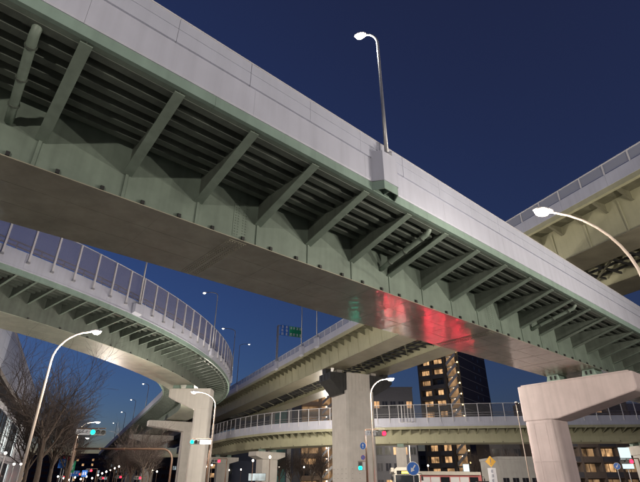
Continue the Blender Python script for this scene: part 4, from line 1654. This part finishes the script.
# tower with lit access galleries. local path: u to the right along the front, v towards the viewer
def tower(label, x, y, az, w, d, floors, fh, bays, wall, lit_side=True, side_bands=True, stair=True, seed=1, name='apartment_tower', warm=.8):
    rnd = random.Random(seed)
    P = Line(x, y, az)      # u: along the front (to the right in view), v: towards the viewer (right of heading = toward camera)
    t = root(name, label, 'apartment building', (x, y, 0))
    H = floors * fh
    bbox(t, 'wall', P, 0, w, -d, -1.4, 0, H + 1.0, wall)
    bw = (w - (4.2 if stair else 0)) / bays
    for b in range(bays + 1):
        bbox(t, 'pier_strip', P, b * bw - .25, b * bw + .25, -1.395, 0.02, 0, H + .6, wall)
    for k in range(floors):
        z = k * fh
        s = bbox(t, 'balcony_slab', P, .26, bays * bw - .26, -1.395, -.02, z + fh - .16, z + fh + .02, wall)
        for b in range(bays):
            r = rnd.random()
            m = WIN_WARM if r < warm else (WIN_DIM if r < .9 else WIN_DARK)
            u0, u1 = b * bw + .26, (b + 1) * bw - .26
            ua, ub = u0 + rnd.uniform(.05, .9), u1 - rnd.uniform(.1, 1.0)
            win = bbox(t, 'window', P, ua, ub, -1.394, -1.34, z + .1, z + fh - .35, m)
            mid = (ua + ub) / 2
            bbox(win, 'frame', P, mid - .06, mid + .06, -1.339, -1.29, z + .1, z + fh - .35, DKB)
            bbox(t, 'balcony_front', P, u0, u1, -.12, -.04, z + .021, z + 1.0, wall if (b + seed) % 2 else DKB2)
    if stair:
        s0 = bays * bw + .5
        for k in range(floors):
            z = k * fh
            g = Geo()
            plate(g, P, s0 + 1.7, 3.0, [(-1.39, z + fh - .15), (-.55, z + fh - .15), (-.55, z + fh), (-1.39, z + fh)])
            fl = g.build('stair_landing', PALE, t)
            g = Geo()
            a, b = P.W(s0 + .2, -.3, z + .1), P.W(s0 + 3.2, -.3, z + fh)
            a2, b2 = P.W(s0 + .2, -.5, z + .1), P.W(s0 + 3.2, -.5, z + fh)
            g.add([a, b, (b[0], b[1], b[2] + .9), (a[0], a[1], a[2] + .9), a2, b2, (b2[0], b2[1], b2[2] + .9), (a2[0], a2[1], a2[2] + .9)],
                  [(0, 1, 2, 3), (4, 7, 6, 5), (0, 4, 5, 1), (3, 2, 6, 7), (0, 3, 7, 4), (1, 5, 6, 2)])
            g.build('stair_flight', GALV, fl)
            bbox(t, 'stair_wall_glow', P, s0 + .1, s0 + 2.6, -1.399, -1.37, z + .2, z + fh - .2, WIN_DIM)  # the wall itself emits, standing in for lamplight on it
            c = P.W(s0 + 1.5, -1.1, z + fh - .4)
            g = Geo()
            g.ball(c, .17, .17, .12, 8, 6)
            g.build('gallery_lamp', GLOBE, fl)
            c = P.W(s0 + 3.5, -.7, z + .9)
            g = Geo()
            g.ball(c, .17, .17, .2, 8, 6)
            g.build('gallery_lamp', LAMP_O, fl)
    if side_bands:
        for k in range(1, floors + 1):
            z = k * fh
            bbox(t, 'side_band', P, w + .001, w + .05, -d + .1, -1.45, z - .06, z + .06, PALE)
            for vv in (-d * .55, -d * .72):
                sw = bbox(t, 'side_window', P, w + .002, w + .03, vv - .35, vv + .35, z - 1.9, z - .9, WIN_DARK if rnd.random() < .75 else WIN_DIM)
                bbox(sw, 'frame', P, w + .0021, w + .07, vv - .42, vv + .42, z - 1.98, z - 1.91, DKB2)
    return t


LAMP_O = glow('gallery_lamp_amber', (1.0, .66, .25), 5)
# tower: left front corner seen at x 428 and right corner at x 464 (photo pixels), side face to x 492
ty = 132
p0 = px(427, 460, Y=ty + 7)
p1 = px(470, 460, Y=ty)
az_t = math.atan2(p1.x - p0.x, p1.y - p0.y)
wt = math.hypot(p1.x - p0.x, p1.y - p0.y)
tower('tall dark apartment tower with lit galleries and an outside stair', p0.x, p0.y, az_t, wt, 25, 17, 2.85, 2, DKB, seed=3, warm=.95)
p0, p1 = px(583, 465, Y=106), px(614, 465, Y=106)
tower('brown mid-rise apartment block with lit balconies right of the L-shaped pier', p0.x - 7.5, p0.y + 1, math.pi / 2, p1.x - p0.x + 14, 11, 6, 2.9, 5, TAUPE, stair=False, side_bands=False, seed=9, name='apartment_block', warm=.6)
p0 = px(296, 400, Y=150)
tower('beige apartment block with amber gallery lights left of the tall pier', p0.x, p0.y, math.pi / 2, 11.5, 10, 12, 2.9, 1, BEIGE, stair=True, side_bands=False, seed=5, name='apartment_block', warm=.05)


def plain_block(label, x0, x1, ytop, Y, d, m, panels=0, windows=0, lit=.2, wm=None, seed=2, name='office_building'):
    a, b = px(x0, 470, Y=Y), px(x1, 470, Y=Y)
    H = px((x0 + x1) / 2, ytop, Y=Y).z
    P = Line(a.x, a.y, math.pi / 2)
    w = b.x - a.x
    rnd = random.Random(seed)
    t = root(name, label, 'building', (a.x, a.y, 0))
    bbox(t, 'wall', P, 0, w, -d, 0, 0, H, m)
    bbox(t, 'roof_parapet', P, -.1, w + .1, -d - .1, .1, H + .001, H + .35, m)
    fl = max(1, int(H / 3.2))
    for k in range(fl):
        for j in range(windows):
            uu = w * (j + .5) / windows
            ww = w / windows * .32
            win = bbox(t, 'window', P, uu - ww, uu + ww, -.02, .03, k * 3.2 + 1.0, k * 3.2 + 2.5, (wm or WIN_WARM) if rnd.random() < lit else WIN_DARK)
            bbox(win, 'frame', P, uu - .05, uu + .05, .031, .07, k * 3.2 + 1.0, k * 3.2 + 2.5, DKB2)
            bbox(win, 'sill', P, uu - ww - .1, uu + ww + .1, .031, .14, k * 3.2 + .9, k * 3.2 + .995, m)
    return t, P, w, H


plain_block('low black flat-roofed building behind the ring ramp railing', 376, 419, 388.5, 112, 10, DKB2, windows=5, lit=.2, seed=4)
t, P, w, H = plain_block('dark navy building with teal stripes behind the olive highway', 232, 300, 392, 142, 12, NAVY, windows=0)
for k, (f0, f1, m) in enumerate(((.52, .60, PALE), (.60, .78, TEAL), (.80, .86, PALE), (.90, .98, DKB2))):
    bbox(t, 'facade_stripe', P, w * f0, w * f1, .002, .2, 0, H - .2, m)
plain_block('low pale two-storey building left of the L-shaped pier', 500, 548, 459, 78, 9, PALE, windows=5, lit=.1, seed=6, name='low_building')
plain_block('dark mid-rise building behind the low pale one', 493, 560, 436, 118, 10, DKB, windows=6, lit=.12, seed=7)
plain_block('dark office building behind the globe lamps', 215, 300, 455, 150, 10, NAVY, windows=9, lit=.4, wm=ROOM_COOL, seed=8)
plain_block('dark building between the tall pier and the tower', 378, 420, 440, 125, 8, DKB, windows=5, lit=.3, seed=12)
plain_block('grey building at the right edge beyond the flared pier', 618, 690, 405, 128, 10, PALE, windows=7, lit=.2, seed=13)

far = [(-10, 60, 455, 330), (52, 78, 456, 420), (74, 96, 454, 380), (92, 122, 456, 300), (118, 150, 459, 260), (146, 182, 458, 230), (178, 222, 460, 210), (296, 345, 452, 200), (340, 384, 448, 190), (548, 580, 446, 170), (470, 520, 452, 190), (420, 475, 452, 210)]
pos = ('beyond the bare trees at far left', 'at the very end of the left street', 'just right of the end of the left street', 'behind the far red signals', 'behind the left half of the median trees', 'behind the right half of the median trees',
       'behind the cream pier', 'behind the bare trees left of the tall pier', 'behind the tall square pier', 'behind the L-shaped pier', 'behind the yellow diamond sign', 'behind the foot of the tower')
for k, (x0, x1, yt, Y) in enumerate(far):
    t_, _, _, _ = plain_block('distant dark block ' + pos[k], x0, x1, yt, Y, 14, (DKB, NAVY, DKB2)[k % 3], windows=7, lit=.22, wm=(WIN_WARM, ROOM_COOL)[k % 2], seed=50 + k, name='distant_building')
    t_['group'] = 'distant city blocks'

# glowing shop signs
for x, y, Y, w, h, lb, m in ((466.5, 470, 75, .8, 1.5, 'bright white upright sign in front of the tower', WIN_COOL), (626, 458, 70, 1.4, 2.6, 'glaring white shop sign under the flared pier at right', WIN_COOL), (257, 477, 100, 3.2, 1.2, 'lit shop window strip under the row of globe lamps', ROOM_COOL)):
    p = px(x, y, Y=Y)
    t = root('shop_sign', lb, 'lit sign', (0, 0, 0), 'lit shop signs')
    g = Geo()
    g.box(-w / 2, w / 2, -.1, .1, p.z - h / 2, p.z + h / 2)
    g.build('light_box', m, t)
    g = Geo()
    g.box(-w / 2 - .05, w / 2 + .05, .101, .16, p.z - h / 2 - .05, p.z + h / 2 + .05)
    g.build('back_frame', DKB2, t)
    g = Geo()
    g.tube([(0, .2, 0), (0, .2, p.z)], .06, 8)
    g.build('post', GALV, t)
    t.location = (p.x, p.y, 0)
# building at the left edge along the street
SL = Line(0, 0, AZ_B)
t = root('street_building', 'grey metal clad building along the street at the left edge', 'building', SL.W(30, -8, 0))
hb = 14.5 + EYE
bbox(t, 'wall', SL, 30, 118, -24, -8.2, 0, hb - .3, CLAD)
for k in range(30):
    bbox(t, 'cladding_panel', SL, 55.3 + k * 2.05, 57.3 + k * 2.05, -8.198, -8.08, 10.9, hb - .2, CLAD)
for k in range(9):
    bbox(t, 'bright_panel', SL, 30.2 + k * 2.75, 32.9 + k * 2.75, -8.198, -7.95, 10.9, hb - .2, CLAD_L)
bbox(t, 'roof_edge', SL, 30, 118, -24, -8.0, hb - .19, hb, CLAD)
cn = bbox(t, 'canopy', SL, 30, 116, -8.199, -7.1, 10.1, 10.5, TAUPE)
for k in range(20):
    bbox(cn, 'canopy_bracket', SL, 31 + k * 3, 31.12 + k * 3, -8.19, -7.3, 9.7, 10.098, DKB2)
for k in range(20):
    for z0, z1 in ((.6, 4.2), (5.2, 9.0)):
        wn_ = bbox(t, 'shop_window', SL, 31.3 + k * 2.9, 33.8 + k * 2.9, -8.199, -8.12, z0, z1, ROOM_COOL if (k * 7 + int(z0)) % 5 in (0, 3) else WIN_DARK)
        bbox(wn_, 'mullion', SL, 32.5 + k * 2.9, 32.6 + k * 2.9, -8.119, -8.05, z0, z1, DKB2)
# round the corner lamps under the canopy
for k, (x, y) in enumerate(((5.5, 453), (14, 464), (21, 464), (24, 470))):
    p = px(x, y, Y=36 + k * 6)
    t = root('wall_lamp', 'cool lamp near the shopfronts at bottom left, %s from the edge' % ('first', 'second', 'third', 'fourth')[k], 'lamp', (0, 0, 0), 'lamps by the shopfronts')
    g = Geo()
    g.ball((0, 0, p.z), .09, .09, .09)
    g.build('globe', GLOBE, t, smooth=True)
    g = Geo()
    g.tube([(0, 0, 0), (0, 0, p.z - .15)], .05, 8)
    g.build('post', GALV, t)
    t.location = (p.x, p.y, 0)

# ================================================================== trees
def bare_tree(name, seed, h, spread=1.0, depth=5):
    rnd = random.Random(seed)
    trunk, crown = Geo(), Geo()

    def grow(p, d, ln, r, lev):
        g = trunk if lev <= 1 else crown
        n = {0: 8, 1: 6, 2: 5, 3: 4}.get(lev, 3)
        k = 4 if lev < 3 else (3 if lev < 5 else 2)
        pts, rad = [p.copy()], [r]
        q, dd = p.copy(), d.copy()
        for i in range(k):
            w = .10 if lev == 0 else .2
            dd = (dd + Vector((rnd.uniform(-w, w), rnd.uniform(-w, w), rnd.uniform(-w * .5, w) + (.04 if lev > 0 else 0)))).normalized()
            q = q + dd * (ln / k)
            pts.append(q.copy())
            rad.append(r * (1 - .5 * (i + 1) / k))
        v, f = [], []
        for i, c in enumerate(pts):
            t_ = (pts[min(i + 1, k)] - pts[max(i - 1, 0)]).normalized()
            a = t_.cross(Vector((.3, .2, 1) if abs(t_.z) < .9 else (1, 0, 0))).normalized()
            b = t_.cross(a)
            for j in range(n):
                th = 2 * math.pi * j / n
                v.append(c + (a * math.cos(th) + b * math.sin(th)) * rad[i])
        for i in range(k):
            for j in range(n):
                f.append((i * n + j, i * n + (j + 1) % n, (i + 1) * n + (j + 1) % n, (i + 1) * n + j))
        g.add(v, f)
        if lev >= depth:
            return
        kids = {0: 7, 1: 5, 2: 5, 3: 4, 4: 3}[lev]
        for c in range(kids):
            t_ = (.55 + .45 * c / (kids - 1)) if lev == 0 else (.25 + .75 * c / (kids - 1))
            i = min(int(t_ * k), k - 1)
            fr = t_ * k - i
            s = pts[i].lerp(pts[i + 1], fr)
            ang_ = rnd.uniform(.35, .75) * (1.0 if lev else .8) * spread
            az = 2.4 * c + rnd.uniform(-.5, .5) + lev
            base = (pts[i + 1] - pts[i]).normalized()
            a = base.cross(Vector((.3, .2, 1) if abs(base.z) < .9 else (1, 0, 0))).normalized()
            b = base.cross(a)
            nd = (base * math.cos(ang_) + (a * math.cos(az) + b * math.sin(az)) * math.sin(ang_)).normalized()
            grow(s, nd, ln * rnd.uniform(.52, .78) * (1.1 if lev == 0 else 1), r * (.55 if lev == 0 else .5) * (1 - .3 * t_) + .004, lev + 1)

    grow(Vector((0, 0, -.1)), Vector((0, 0, 1)), h * .40, h * .020, 0)
    t = root(name, name, 'bare tree')
    trunk.build('trunk', BARK, t, smooth=True)
    crown.build('crown', TWIG, t)
    return t


tA = bare_tree('bare_tree', 11, 12.0, 1.15)
tB = bare_tree('bare_tree', 23, 11.5, 1.05)
places = [(tA, px(36, 482, Y=38), 1.0, 0.3, 'large bare street tree behind the leftmost street lamp'),
          (tB, px(50, 482, Y=50), 1.0, 1.4, 'bare street tree just right of the large one at left')]
for i, (x, Y, s) in enumerate(((24, 52, .95), (66, 60, .9))):
    places.append(((tA, tB)[i % 2], px(x, 482, Y=Y), s, 2.1 + i, ('bare street tree half hidden behind the leftmost trunk', 'smaller bare tree behind the left signal mast')[i]))
ords = ('first', 'second', 'third', 'fourth', 'fifth', 'sixth', 'seventh')
for k in range(7):
    u = 84 + k * 8.5
    w = STREET.W(u, 10.4 + (k % 2) * 2.2, 0)
    places.append(((tA, tB)[k % 2], Vector(w), .86 + .05 * (k % 3), k * 1.1, 'bare median tree under the far ramp, %s in the row' % ords[k]))
for k, x in enumerate((279, 291, 300, 312, 322)):
    places.append(((tB, tA)[k % 2], px(x, 482, Y=112 + 3 * (k % 3)), .8, k * 1.7, 'bare tree under the ring ramp left of the tall pier, %s from the left' % ords[k]))
for k, x in enumerate((478, 505, 520)):
    places.append(((tB, tA)[k % 2], px(x, 482, Y=100 + 3 * k), .75, k * 1.3, 'bare tree under the ring ramp left of the L-shaped pier, %s from the left' % ords[k]))
used = set()
for src, p, s, rz, lb in places:
    o = src if src.name not in used else copy_tree(src)
    used.add(src.name)
    o.location = (p.x, p.y, .02)
    o.rotation_euler = (0, 0, rz)
    o.scale = (s, s, s)
    o['label'] = lb
    o['group'] = 'bare street trees'
